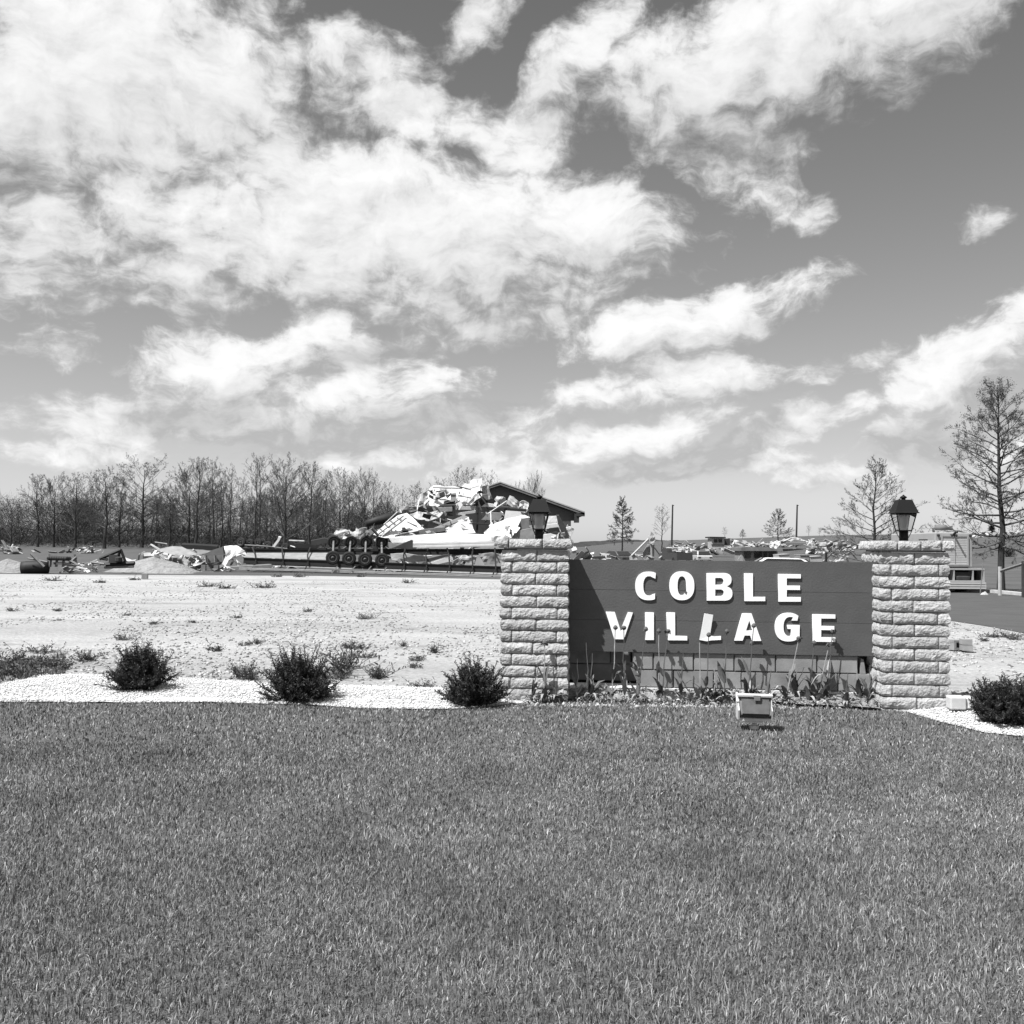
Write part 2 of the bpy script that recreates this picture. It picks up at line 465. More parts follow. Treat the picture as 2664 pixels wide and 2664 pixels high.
gx = [-1500, -900, -500, -300, -200, -140] + steps(-100, 100, 60) + [140, 200, 300, 500, 900, 1500]
gy = [-60, -30, -10] + steps(0, 300, 80, 1.3) + [350, 420, 520, 700, 1000, 1600, 2600]
sheet('ground', gx, gy, -0.03, MT['field'])

def poly_sheet(name, pts, m, lift, grid=0.5, kind='structure', bumpf=None, n_edge=None):
    """a flat sheet with the given outline, cut into a grid so that it follows the terrain"""
    bm = bmesh.new()
    vs = [bm.verts.new((p[0], p[1], 0)) for p in pts]
    bm.faces.new(vs)
    x0, x1 = min(p[0] for p in pts), max(p[0] for p in pts); y0, y1 = min(p[1] for p in pts), max(p[1] for p in pts)
    for k in range(1, int((x1 - x0) / grid)):
        g = bm.verts[:] + bm.edges[:] + bm.faces[:]
        bmesh.ops.bisect_plane(bm, geom=g, plane_co=(x0 + k * grid, 0, 0), plane_no=(1, 0, 0))
    for k in range(1, int((y1 - y0) / grid)):
        g = bm.verts[:] + bm.edges[:] + bm.faces[:]
        bmesh.ops.bisect_plane(bm, geom=g, plane_co=(0, y0 + k * grid, 0), plane_no=(0, 1, 0))
    for v in bm.verts:
        v.co.z = terrain(v.co.x, v.co.y) + lift + (bumpf(v.co.x, v.co.y) if bumpf else 0)
    bmesh.ops.recalc_face_normals(bm, faces=bm.faces[:])
    me = bpy.data.meshes.new(name); bm.to_mesh(me); bm.free()
    if me.polygons and sum(p.normal.z for p in me.polygons) < 0: me.flip_normals()
    me.materials.append(m)
    me.polygons.foreach_set('use_smooth', [True] * len(me.polygons))
    return tag(link(name, me), kind=kind)

# outlines on the ground, read off the photograph
def gp(x, y): return G(x, y)
lawn_edge = [(-400, 1812), (0, 1824), (300, 1826), (620, 1826), (800, 1832), (950, 1840), (1120, 1844), (1230, 1840), (1330, 1830), (1420, 1822), (1480, 1817),
             (1560, 1812), (1700, 1815), (1850, 1822), (2000, 1828), (2150, 1834), (2290, 1840), (2360, 1850), (2450, 1876), (2560, 1903), (2664, 1914), (2900, 1925)]
LAWN = [gp(*p) for p in lawn_edge]
def lawn_limit(x):
    for a, b in zip(LAWN, LAWN[1:]):
        if a.x <= x <= b.x:
            return a.y + (b.y - a.y) * (x - a.x) / (b.x - a.x)
    return LAWN[0].y if x < LAWN[0].x else LAWN[-1].y
poly_sheet('lawn', [(-8, -4, 0), (9, -4, 0)] + [(9, LAWN[-1].y, 0)] + [(p.x, p.y, 0) for p in reversed(LAWN)] + [(-8, LAWN[0].y, 0)], MT['lawn_soil'], -0.012, 0.8)
# white marble-chip beds, gently mounded
bed_back = [(1480, 1802), (1400, 1800), (1300, 1798), (1150, 1788), (1000, 1784), (850, 1780), (700, 1775), (500, 1764), (330, 1757), (200, 1752), (100, 1757), (0, 1780), (-300, 1790)]
BEDL = [gp(*p) for p in lawn_edge[:11]] + [gp(*p) for p in bed_back]
bed_r = [(2360, 1850), (2450, 1876), (2560, 1903), (2664, 1914), (2900, 1925), (2900, 1850), (2664, 1838), (2560, 1832), (2480, 1828), (2340, 1828)]
BEDR = [gp(*p) for p in bed_r]
def inside(p, poly):
    c = False; n = len(poly)
    for i in range(n):
        a, b = poly[i], poly[i - 1]
        if (a[1] > p[1]) != (b[1] > p[1]) and p[0] < (b[0] - a[0]) * (p[1] - a[1]) / (b[1] - a[1]) + a[0]: c = not c
    return c
def edge_dist(p, poly):
    q = Vector((p[0], p[1])); m = 9
    for i in range(len(poly)):
        a, b = Vector(poly[i][:2]), Vector(poly[i - 1][:2]); d = b - a
        t = max(0, min(1, (q - a).dot(d) / max(1e-9, d.length_squared))); m = min(m, (q - a - d * t).length)
    return m
def bedbump(poly):
    return lambda x, y: .034 * S(edge_dist((x, y), poly), 0, .45) + .008 * mnoise.noise(Vector((x * 6, y * 6, 0)))
poly_sheet('gravel_bed', BEDL, MT['bed'], -0.004, .22, bumpf=bedbump(BEDL))
poly_sheet('gravel_bed', BEDR, MT['bed'], -0.004, .22, bumpf=bedbump(BEDR))
# the crushed-stone lot behind the beds, and the drive with its kerb on the right
lotL = [(-30, 7.6), (-8, 7.6), (3.5, 7.0), (16, 7.6)]
road_near = [gp(2464, 1612), gp(2560, 1626), gp(2664, 1645), gp(2900, 1690)]
road_far = [gp(2360, 1533), gp(2464, 1537), gp(2570, 1541), gp(2664, 1550), gp(2900, 1570)]
dr = (road_near[1] - road_near[0]).normalized()
rn = road_near[0] - dr * 22; rf = road_far[0] + (road_far[0] - road_far[2]).normalized() * 30
LOT = [(-60, 7.3), (-5, 7.3), (3, 6.9), (20, 6.2), (road_near[-1].x, road_near[-1].y), (road_near[1].x, road_near[1].y), (road_near[0].x, road_near[0].y), (rn.x, rn.y), (4, 36), (-8, 39.5), (-26, 38), (-60, 39)]
poly_sheet('gravel_lot', LOT, MT['lot'], -0.016, 2.0)
ROAD = [rn] + road_near + [Vector((40, 8, 0)), Vector((60, 20, 0))] + list(reversed(road_far)) + [rf]
poly_sheet('road', ROAD, MT['asphalt'], -0.008, 2.0)
kb = MB()
kp = [gp(2464, 1537)] + [gp(2570, 1541), gp(2664, 1550), gp(2900, 1570)]
for a, b in zip(kp, kp[1:]):
    d = (b - a).normalized(); n = Vector((-d.y, d.x, 0))
    kb.prism([a + n * .0 + Vector((0, 0, -.05)), b + Vector((0, 0, -.05)), b + Vector((0, 0, .12)), a + Vector((0, 0, .12))], n * .3)
tag(kb.build('kerb', MT['kerb']), kind='structure')

# ------------------------------------------------------------------ grass, chips, crushed stones (nobody could count them)
rs = np.random.RandomState(4)
def blades(n, ymin, ymax, hmin, hmax, wid):
    y = np.sqrt(rs.uniform(ymin ** 2, ymax ** 2, n)); x = rs.uniform(-1, 1, n) * (y * .60 + .9)
    lim = np.interp(x, [p.x for p in LAWN], [p.y for p in LAWN]) + rs.normal(0, .025, n)
    # clumps: thinner and thicker tufts
    k = y < lim
    x, y = x[k], y[k]; n = len(x)
    h = rs.uniform(hmin, hmax, n) * (1 + .25 * np.sin(x * 3.1 + 1.7 * np.sin(y * 2.3)) * np.sin(y * 2.7 + x))
    a = rs.uniform(0, 2 * np.pi, n); lean = np.abs(rs.normal(.35, .45, n)); lean = np.clip(lean, 0, 1.35)
    dxy = np.stack([np.cos(a), np.sin(a)], 1)
    b = a + rs.uniform(.6, 2.4, n); sxy = np.stack([np.cos(b), np.sin(b)], 1)
    w = wid * rs.uniform(.6, 1.3, n) / 2
    base = np.stack([x, y, np.full(n, -.012)], 1)
    def pt(t, side, ww):
        ang = lean * (0.35 + 0.9 * t)
        o = np.empty((n, 3)); r = h * t * np.sin(ang)
        o[:, 0] = base[:, 0] + dxy[:, 0] * r + sxy[:, 0] * side * w * ww
        o[:, 1] = base[:, 1] + dxy[:, 1] * r + sxy[:, 1] * side * w * ww
        o[:, 2] = base[:, 2] + h * t * np.cos(ang)
        return o
    V = np.stack([pt(0, -1, .8), pt(0, 1, .8), pt(.5, -1, 1), pt(.5, 1, 1), pt(1, 0, 0)], 1).reshape(-1, 3)
    o = np.arange(n)[:, None] * 5
    return V, o + np.array([[0, 1, 3, 2]]), o + np.array([[2, 3, 4]])
VV, Q, T, off = [], [], [], 0
for args in ((230000, 2.2, 4.2, .014, .034, .0027), (150000, 4.2, 6.2, .014, .032, .0038), (90000, 6.2, 9.0, .016, .034, .006)):
    v, q, t = blades(*args)
    VV.append(v); Q.append(q + off); T.append(t + off); off += len(v)
tag(link('lawn_grass', np_mesh('lawn_grass', np.concatenate(VV), [np.concatenate(Q), np.concatenate(T)], MT['blade'])), 'short mown grass of the lawn in front of the sign', 'grass', kind='stuff')

OCT = np.array([[1, 0, 0], [-1, 0, 0], [0, 1, 0], [0, -1, 0], [0, 0, 1], [0, 0, -1]], float)
OCF = np.array([[0, 2, 4], [2, 1, 4], [1, 3, 4], [3, 0, 4], [2, 0, 5], [1, 2, 5], [3, 1, 5], [0, 3, 5]])
def stones(pts, smin, smax, flat=.65):
    pts = np.asarray(pts, float); n = len(pts)
    s = rs.uniform(smin, smax, (n, 1, 1)) * rs.uniform(.6, 1.2, (n, 1, 3)); s[:, :, 2] *= flat
    v = OCT[None] + rs.normal(0, .18, (n, 6, 3)); v = v * s
    a = rs.uniform(0, 6.3, n); c, q = np.cos(a), np.sin(a)
    x, y = v[..., 0].copy(), v[..., 1].copy()
    v[..., 0] = x * c[:, None] - y * q[:, None]; v[..., 1] = x * q[:, None] + y * c[:, None]
    v += pts[:, None, :]
    f = (OCF[None] + np.arange(n)[:, None, None] * 6).reshape(-1, 3)
    return v.reshape(-1, 3), f
random.seed(5)
def scatter_in(poly, n, bf):
    x0, x1 = min(p[0] for p in poly), max(p[0] for p in poly); y0, y1 = min(p[1] for p in poly), max(p[1] for p in poly)
    x0, x1 = max(x0, -6.0), min(x1, 6.5)
    out = []
    while len(out) < n:
        p = (random.uniform(x0, x1), random.uniform(y0, y1))
        if inside(p, poly): out.append((p[0], p[1], terrain(*p) + bf(*p) + .002))
    return out
v1, f1 = stones(scatter_in(BEDL, 16000, bedbump(BEDL)), .005, .012)
v2, f2 = stones(scatter_in(BEDR, 5000, bedbump(BEDR)), .005, .012)
tag(link('marble_chips', np_mesh('marble_chips', np.concatenate([v1, v2]), [np.concatenate([f1, f2 + len(v1)])], MT['pebble'])), 'white marble chips mulching the shrub beds', 'gravel', kind='stuff')
pts = []
for k in range(36000):
    y = 7.8 + 26 * random.random() ** 1.8; x = random.uniform(-.62, .62) * y
    if inside((x, y), LOT) and not inside((x, y), BEDL) and not inside((x, y), BEDR) and mnoise.noise(Vector((x * .5, y * .35, 3))) > -.25 + .3 * random.random():
        pts.append((x, y, terrain(x, y) - .012))
v1, f1 = stones(pts, .008, .030)
tag(link('crushed_stone', np_mesh('crushed_stone', v1, [f1], MT['lotstone'])), 'loose crushed stone scattered over the bright gravel lot', 'gravel', kind='stuff')
# ------------------------------------------------------------------ the entrance sign: pillars, boards, letters, block wall
D0 = 8.1
PP = P(1870, 1580, D0)                         # a point of the board's front plane
PPIL = 0.24                                    # the pillars stand this far in front of the boards
ORG = Vector((PP.x, PP.y, 0)) - PR * 2.2       # origin of the sign's own axes: right, into, up
def uz(px, py, into=0.0):
    q = on_plane(px, py, ORG + PN * into, PN) - ORG
    return q.dot(PR), q.z
def W(u, v, z): return ORG + PR * u + PN * v + Vector((0, 0, z))
SRZ = -YAW

def rough_stone(name, parent, x0, x1, y0, y1, z0, z1, sides, seed, amp=.0135):
    """split-faced block; sides: which of '-x +x -y +y' are broken rock faces"""
    w, d, h = x1 - x0, y1 - y0, z1 - z0
    nx, ny, nz = max(2, int(w / .0135)), max(2, int(d / .03)), max(3, int(h / .0105))
    if '-x' in sides or '+x' in sides: ny = max(2, int(d / .0135))
    grid, vs, fs = {}, [], []
    rnd = random.Random(seed)
    off = Vector((rnd.uniform(0, 90), rnd.uniform(0, 90), rnd.uniform(0, 90)))
    peak = rnd.uniform(.30, .50); tilt = rnd.uniform(-.3, .3)
    def vert(i, j, k):
        key = (i, j, k)
        if key in grid: return grid[key]
        p = Vector((x0 + w * i / nx, y0 + d * j / ny, z0 + h * k / nz))
        tz = k / nz
        prof = (math.sin(math.pi * min(1, (1 - tz) / (1 - peak) / 2)) if tz > peak else math.sin(math.pi * min(1, tz / peak / 2)) ** 1.4)
        q = p + off
        rock = .60 * mnoise.noise(q * 12) + .42 * mnoise.noise(q * 30) + .26 * mnoise.noise(q * 75)
        def face(tu, outer_lo, outer_hi):
            e = 1.0
            if not outer_lo: e *= min(1, tu / .05)
            if not outer_hi: e *= min(1, (1 - tu) / .05)
            e = .35 + .65 * e
            z_e = min(1, .25 + tz / .16) * (.55 + .45 * min(1, (1 - tz) / .20))
            return amp * (e * z_e) * (.55 + .62 * prof + tilt * (tu - .5) + 1.0 * rock)
        o = Vector((0, 0, 0))
        if '-y' in sides and j == 0: o.y -= face(i / nx, '-x' in sides, '+x' in sides)
        if '+y' in sides and j == ny: o.y += face(i / nx, '-x' in sides, '+x' in sides)
        if '-x' in sides and i == 0: o.x -= face(j / ny, '-y' in sides, '+y' in sides)
        if '+x' in sides and i == nx: o.x += face(j / ny, '-y' in sides, '+y' in sides)
        grid[key] = len(vs); vs.append(p + o)
        return grid[key]
    for i in range(nx):
        for k in range(nz):
            fs.append((vert(i, 0, k), vert(i + 1, 0, k), vert(i + 1, 0, k + 1), vert(i, 0, k + 1)))
            fs.append((vert(i + 1, ny, k), vert(i, ny, k), vert(i, ny, k + 1), vert(i + 1, ny, k + 1)))
    for j in range(ny):
        for k in range(nz):
            fs.append((vert(0, j + 1, k), vert(0, j, k), vert(0, j, k + 1), vert(0, j + 1, k + 1)))
            fs.append((vert(nx, j, k), vert(nx, j + 1, k), vert(nx, j + 1, k + 1), vert(nx, j, k + 1)))
    for i in range(nx):
        for j in range(ny):
            fs.append((vert(i, j, nz), vert(i + 1, j, nz), vert(i + 1, j + 1, nz), vert(i, j + 1, nz)))
            fs.append((vert(i, j + 1, 0), vert(i + 1, j + 1, 0), vert(i + 1, j, 0), vert(i, j, 0)))
    me = bpy.data.meshes.new(name); me.from_pydata(vs, [], fs); me.materials.append(MT['stone'])
    return link(name, me, parent)

def pillar(u0, u1, ztop_shaft, zcap, label, seed, base=-.08):
    w = u1 - u0; dep = w
    root = thing('stone_pillar', W(u0, -PPIL, 0), label, 'pillar', 'stone pillars at the two ends of the sign', SRZ)
    rows = 13; ch = (ztop_shaft - 0.0) / rows; jt = .006
    mb = MB(); mb.box((w / 2, dep / 2, (ztop_shaft + base) / 2), (w - .035, dep - .035, ztop_shaft - base - .004)); mb.build('mortar_core', MT['mortar'], root)
    k = seed * 100
    for r in range(-1, rows):
        z0 = ztop_shaft - (r + 1) * ch if False else r * ch + jt / 2
        z1 = (r + 1) * ch - jt / 2
        if r == -1: z0 = base
        h = jt / 2; q = w * .145 + random.uniform(-.006, .006); m = w * .5 + random.uniform(-.02, .02); b = .12
        if (rows - 1 - r) % 2 == 1:                # quarter - full - quarter
            rects = [(0, q - h, 0, dep / 2 - h, ('-x', '-y')), (0, q - h, dep / 2 + h, dep, ('-x', '+y')),
                     (q + h, w - q - h, 0, b, ('-y',)), (q + h, w - q - h, dep - b, dep, ('+y',)),
                     (w - q + h, w, 0, dep / 2 - h, ('+x', '-y')), (w - q + h, w, dep / 2 + h, dep, ('+x', '+y'))]
        else:                                        # half - half
            rects = [(0, m - h, 0, q, ('-x', '-y')), (m + h, w, 0, q, ('+x', '-y')), (0, q, q + jt, dep - q - jt, ('-x',)), (w - q, w, q + jt, dep - q - jt, ('+x',)),
                     (0, m - h, dep - q, dep, ('-x', '+y')), (m + h, w, dep - q, dep, ('+x', '+y'))]
        for (a, c, e, g, sd) in rects:
            rough_stone('stone', root, a, c, e, g, z0, z1, sd, k); k += 1
    # cap course: projects past the shaft over a thin shadow gap
    o = .026; z0, z1 = ztop_shaft + .014, zcap
    mb = MB(); mb.box((w / 2, dep / 2, (z0 + z1) / 2 - .006), (w - .02, dep - .02, z1 - z0 + .012)); mb.build('cap_bed', MT['mortar'], root)
    s = [-o, w * .10, w * .62, w + o] if seed == 1 else [-o, w * .22, w * .58, w * .9, w + o]
    n = len(s) - 1
    for i in range(n):
        sd = ['-y'] + (['-x'] if i == 0 else []) + (['+x'] if i == n - 1 else [])
        rough_stone('cap_stone', root, s[i] + .005, s[i + 1] - .005, -o, dep / 2 - .005, z0, z1 + random.uniform(-.003, .003), tuple(sd), k, .014); k += 1
        sd[0] = '+y'
        rough_stone('cap_stone', root, s[i] + .005, s[i + 1] - .005, dep / 2 + .005, dep + o, z0, z1 + random.uniform(-.003, .003), tuple(sd), k, .014); k += 1
    return root

uL0, _ = uz(1306, 1600, -PPIL); uL1, _ = uz(1474, 1600, -PPIL)
uR0, _ = uz(2296, 1600, -PPIL); uR1, _ = uz(2466, 1600, -PPIL)
zs = (uz(1390, 1431, -PPIL)[1], uz(1390, 1402, -PPIL)[1], uz(2380, 1437, -PPIL)[1], uz(2380, 1407, -PPIL)[1])
pillar(uL0, uL1, zs[0], zs[1], 'pale split-stone pillar beside the yew shrub, left end of the sign', 1)
pillar(uR0, uR1, zs[2], zs[3], 'pale split-stone pillar in front of the truck, right end of the sign', 2)

# ---- the dark boards with raised letters
b0 = uz(1476, 1600)[0] - .06; b1 = uz(2271, 1600)[0] + .05
ztl, ztr = uz(1476, 1455)[1], uz(2271, 1463)[1]
zbl, zbr = uz(1476, 1693)[1], uz(2271, 1707)[1]
sign = thing('sign', W(0, 0, 0), 'dark board sign with raised white letters reading COBLE VILLAGE', 'sign', None, SRZ)
def zline(u, f): 
    t = (u - b0) / (b1 - b0)
    return (ztl + (ztr - ztl) * t) * (1 - f) + (zbl + (zbr - zbl) * t) * f
for f0, f1 in ((0, .327), (.327, .655), (.655, 1)):
    mb = MB(); g = .0011
    poly = [Vector((b0, 0, zline(b0, f1) + (g if f1 < 1 else 0))), Vector((b1, 0, zline(b1, f1) + (g if f1 < 1 else 0))), Vector((b1, 0, zline(b1, f0) - (g if f0 else 0))), Vector((b0, 0, zline(b0, f0) - (g if f0 else 0)))]
    mb.prism(poly, (0, .032, 0)); mb.build('board', MT['board'], sign)
for x in (b0 + .3, (b0 + b1) / 2, b1 - .3):
    mb = MB(); mb.box((x, .065, (ztl + zbl) / 2), (.09, .04, ztl - zbl - .04)); mb.build('batten', MT['wood'], sign)
mb = MB(); mb.prism([Vector((b0 + .01, .036, zline(b0, .98))), Vector((b1 - .01, .036, zline(b1, .98))), Vector((b1 - .01, .036, zline(b1, .02))), Vector((b0 + .01, .036, zline(b0, .02)))], (0, .007, 0)); mb.build('backing', MT['dark'], sign)  # dark sheet added behind the boards so the seams show no light

LT = 0.0125    # letters stand off the board by their own thickness
def letter(outer, holes=(), bend=None):
    """outlines in photograph pixels (2664); arcs come in as dense points"""
    cu = bpy.data.curves.new('letter', 'CURVE'); cu.dimensions = '2D'; cu.fill_mode = 'BOTH'; cu.extrude = LT / 2
    for lp in [outer] + list(holes):
        sp = cu.splines.new('POLY'); sp.points.add(len(lp) - 1); sp.use_cyclic_u = True
        for p, (x, y) in zip(sp.points, lp):
            u, z = uz(x, y, -LT); p.co = (u, z, 0, 1)
    ob = bpy.data.objects.new('letter', cu); COL.objects.link(ob)
    dg = bpy.context.evaluated_depsgraph_get()
    me = bpy.data.meshes.new_from_object(ob.evaluated_get(dg)); me.name = 'letter'
    bpy.data.objects.remove(ob)
    for v in me.vertices:
        x, y, z = v.co; v.co = (x, z - LT / 2 - .0004, y)
    if bend: bend(me)
    me.materials.clear(); me.materials.append(MT['letter'])
    return link('letter', me, sign)
def A(cx, cy, rx, ry, a0, a1, n=22, p=2.35):
    out = []
    for i in range(n + 1):
        t = math.radians(a0 + (a1 - a0) * i / n); c, s = math.cos(t), math.sin(t)
        out.append((cx + rx * math.copysign(abs(c) ** (2 / p), c), cy - ry * math.copysign(abs(s) ** (2 / p), s)))
    return out
def m1(x, y): return (1640 + x / 2.9273, 1460 + y / 2.9273)          # from the enlarged detail to the photograph
def LP(pts): return [m1(*p) for p in pts]
# COBLE
def c_like(cx, cy, rx, ry, wid, cap, tail): 
    pass
letter(LP([(194, 96), (190, 133)] + A(142, 188, 44, 74, 62, 180, 14) + A(142, 188, 44, 74, 180, 300, 14) + [(188, 246), (187, 287)] + A(140, 188, 103, 109, 290, 180, 16)[0:] + A(140, 188, 103, 109, 180, 62, 16)))
letter(LP(A(392, 187, 95, 110, 0, 360, 44)[:-1]), [LP(A(392, 187, 33, 72, 0, 360, 28)[:-1] if False else A(392, 187, 33, 72, 0, 300, 24) + [(412, 243), (430, 262), (436, 240), (426, 228)])])
letter(LP([(581, 90)] + A(712, 141, 58, 51, 88, -70, 14) + [(738, 190)] + A(716, 246, 61, 54, 70, -88, 16) + [(581, 300)]),
       [LP([(646, 127), (680, 127)] + A(682, 153, 27, 26, 85, -85, 10) + [(680, 179), (646, 179)]), LP([(646, 215), (682, 215)] + A(684, 240, 27, 25, 85, -85, 10) + [(682, 265), (646, 265)])])
letter(LP([(867, 92), (933, 92), (933, 271), (1027, 271), (1027, 304), (867, 304)]))
letter(LP([(1126, 97), (1298, 99), (1298, 131), (1191, 130), (1191, 185), (1292, 186), (1292, 219), (1191, 218), (1191, 272), (1298, 273), (1298, 308), (1126, 308)]))
# VILLAGE
def m2(x, y): return (1440 + x / 4.83, 1430 + y / 4.83)
letter([m2(*p) for p in [(656, 780), (770, 783), (842, 1012), (935, 786), (998, 789), (884, 1126), (764, 1124)]])
letter(LP([(112, 389), (179, 390), (179, 600), (112, 600)]))
letter(LP([(274, 390), (340, 390), (341, 567), (433, 570), (433, 603), (288, 602), (281, 590)]))
def bent(me):                                   # the storm snapped this L: its upper arm leans out from the board
    zk = uz(*m1(560, 560))[1]
    for v in me.vertices:
        if v.co.z > zk: v.co.y -= (v.co.z - zk) * .13
letter(LP([(562, 397), (628, 407), (606, 566), (640, 574), (690, 570), (690, 599), (612, 603), (585, 610), (524, 599), (545, 500)]), bend=bent)
letter(LP([(852, 397), (922, 397), (997, 607), (925, 607), (912, 566), (870, 566), (855, 605), (789, 605)]), [LP([(905, 452), (930, 528), (881, 528)])])
letter(LP([(1272, 452), (1225, 452)] + A(1218, 500, 52, 76, 70, 180, 12) + A(1218, 500, 52, 72, 180, 270, 10) + [(1222, 560), (1222, 516), (1195, 516), (1195, 486), (1290, 486), (1288, 585)] + A(1205, 502, 105, 109, 300, 180, 16) + A(1205, 502, 105, 109, 180, 48, 18)))
letter(LP([(1387, 404), (1561, 406), (1561, 437), (1453, 436), (1453, 492), (1553, 494), (1553, 526), (1453, 524), (1453, 578), (1561, 580), (1561, 615), (1387, 613)]))

# ---- low block wall under the boards; its left blocks are set back to make the deep shade there
wall = thing('block_wall', W(0, 0, 0), 'low grey concrete block wall under the dark sign boards', 'wall', None, SRZ)
zA, zB, zC = uz(1700, 1697)[1], uz(1700, 1743)[1], uz(1700, 1789)[1]
V0 = .012
def blockrow(z0, z1, edges, back):
    for i, (a, b) in enumerate(zip(edges, edges[1:])):
        u0, u1 = uz(a, 1740)[0] + .0035, uz(b, 1740)[0] - .0035
        dz = .0 if random.random() < .6 else random.uniform(-.004, .002)
        dv = back if b <= 1672 else random.uniform(0, .006)
        mb = MB(); c = .006
        x0, x1, y0, y1, zz0, zz1 = u0, u1, V0 + dv, V0 + dv + .15, z0 + .002, z1 - .003 + dz
        mb.prism([Vector((x0 + c, y0, zz0 + c)), Vector((x1 - c, y0, zz0 + c)), Vector((x1 - c, y0, zz1 - c)), Vector((x0 + c, y0, zz1 - c))], (0, .004, 0))
        mb.box(((x0 + x1) / 2, y0 + .005 + .07, (zz0 + zz1) / 2), (x1 - x0, .14, zz1 - zz0))
        mb.build('block', MT['block'], wall)
drop = zA + .002
blockrow(zB, drop - .003, [1478, 1590, 1645], .36)
blockrow(zB, drop - .003, [1646, 1700, 1805, 1911, 2019, 2127, 2234], 0)
blockrow(zC, zB, [1476, 1540, 1662], .36)
blockrow(zC, zB, [1662, 1753, 1858, 1966, 2072, 2180, 2270], 0)
mb = MB()                                        # broken end block at the right pillar
e0, e1 = uz(2238, 1740)[0], uz(2251, 1740)[0]
mb.prism([Vector((e0 + .006, V0 + .01, zB)), Vector((e1 + .01, V0 + .01, zB)), Vector((e1, V0 + .01, zB + .075)), Vector((e1 - .008, V0 + .01, zB + .12)), Vector((e0 + .012, V0 + .01, zB + .13))], (0, .1, 0))
mb.build('block', MT['block'], wall)
for (ua, ub, vv) in ((b0, uz(1664, 1740)[0], V0 + .55), (uz(1664, 1740)[0], b1, V0 + .18)):
    mb = MB(); mb.box(((ua + ub) / 2, vv, (zA + zC) / 2 + (.1 if vv > .4 else -.02)), (ub - ua, .05, zA - zC + (.3 if vv > .4 else 0))); mb.build('dark_back', MT['dark'], wall)  # dark sheets added behind the blocks so no light shows through the gaps
mb = MB(); u0, u1 = uz(1500, 1790)[0], uz(2275, 1790)[0]
mb.box(((u0 + u1) / 2, V0 + .10, zC - .06), (u1 - u0, .26, .114)); mb.build('footing', MT['footing'], wall)

# bed of bare soil banked up between wall and grass
so = [W(uz(1478, 1800)[0], -.02, 0), W(uz(2285, 1800)[0], -.02, 0), gp(2290, 1846), gp(2150, 1838), gp(2000, 1832), gp(1850, 1826), gp(1700, 1819), gp(1560, 1816), gp(1478, 1821)]
def bank(x, y):
    v = (Vector((x, y, 0)) - ORG).dot(PN)           # 0 at the wall, negative towards the grass
    return .066 * S(v, -.20, -.03) + .012 + .014 * mnoise.noise(Vector((x * 14, y * 14, 0)))
poly_sheet('soil_bed', so, MT['soil'], -0.002, .06, bumpf=bank)

# ---- lanterns on the pillars
def lantern(u, z, label):
    root = thing('post_lantern', W(u, uL1 * 0 + (uL1 - uL0) / 2 - PPIL, z), label, 'lantern', 'black lanterns on the stone pillars', SRZ)
    k = 1 / 306.0
    zp, zg0, zg1, ze, zr = 25 * k, 27 * k, 70 * k, 73 * k, 107 * k
    mb = MB(); mb.lathe([(.037, 0), (.037, zp), (.031, zp + .004)], (0, 0, 0), 14); mb.build('post', MT['black_metal'], root, True)
    q = math.pi / 4; r2 = math.sqrt(2)
    st, sb = .080, .050                              # half sides of the glass, top and bottom
    fr = MB()
    cs = [(-1, -1), (1, -1), (1, 1), (-1, 1)]
    for (a, b) in cs:
        fr.tube([(a * sb, b * sb, zg0), (a * st, b * st, zg1)], .0052, 5)
        fr.tube([(a * .030, b * .030, zp * .35), (a * .052, b * .052, zg0), ], .0032, 4)
    for s_, zz in ((sb, zg0), (st, zg1)):
        for i in range(4):
            a, b = cs[i], cs[(i + 1) % 4]; fr.tube([(a[0] * s_, a[1] * s_, zz), (b[0] * s_, b[1] * s_, zz)], .0052, 5)
    fr.build('frame', MT['black_metal'], root)
    gl = MB()
    for i in range(4):
        a, b = cs[i], cs[(i + 1) % 4]; s1, s2 = sb - .002, st - .002
        g2 = MB(); g2.add([(a[0] * s1, a[1] * s1, zg0), (b[0] * s1, b[1] * s1, zg0), (b[0] * s2, b[1] * s2, zg1), (a[0] * s2, a[1] * s2, zg1)], [(0, 1, 2, 3)])
        g2.build('pane', MT['clear_glass'], root)
    mb = MB(); mb.lathe([(.030, zg0 + .004), (.033, zg0 + .02), (.045, zg1 - .012), (.040, zg1 - .004)], (0, 0, 0), 16); mb.build('lens', MT['frost'], root, True)
    e, t = .100 * r2, .054 * r2
    mb = MB(); mb.lathe([(e, ze - .004), (e, ze), (e * .93, ze + .006), (t * 1.06, zr - .008), (t, zr)], (0, 0, 0), 4, ang=q); mb.build('roof', MT['roof_metal'], root)
    mb = MB(); mb.lathe([(.016, zr), (.018, zr + .013), (.027, zr + .016), (.029, zr + .022), (.021, zr + .030), (.011, zr + .035), (.007, zr + .041), (.002, zr + .045)], (0, 0, 0), 14); mb.build('finial', MT['black_metal'], root, True)
lantern((uL0 + uL1) / 2 + .02, zs[1], 'black lantern on the pillar in front of the wrecked home')
lantern((uR0 + uR1) / 2, zs[3], 'black lantern on the pillar in front of the truck and bare tree')

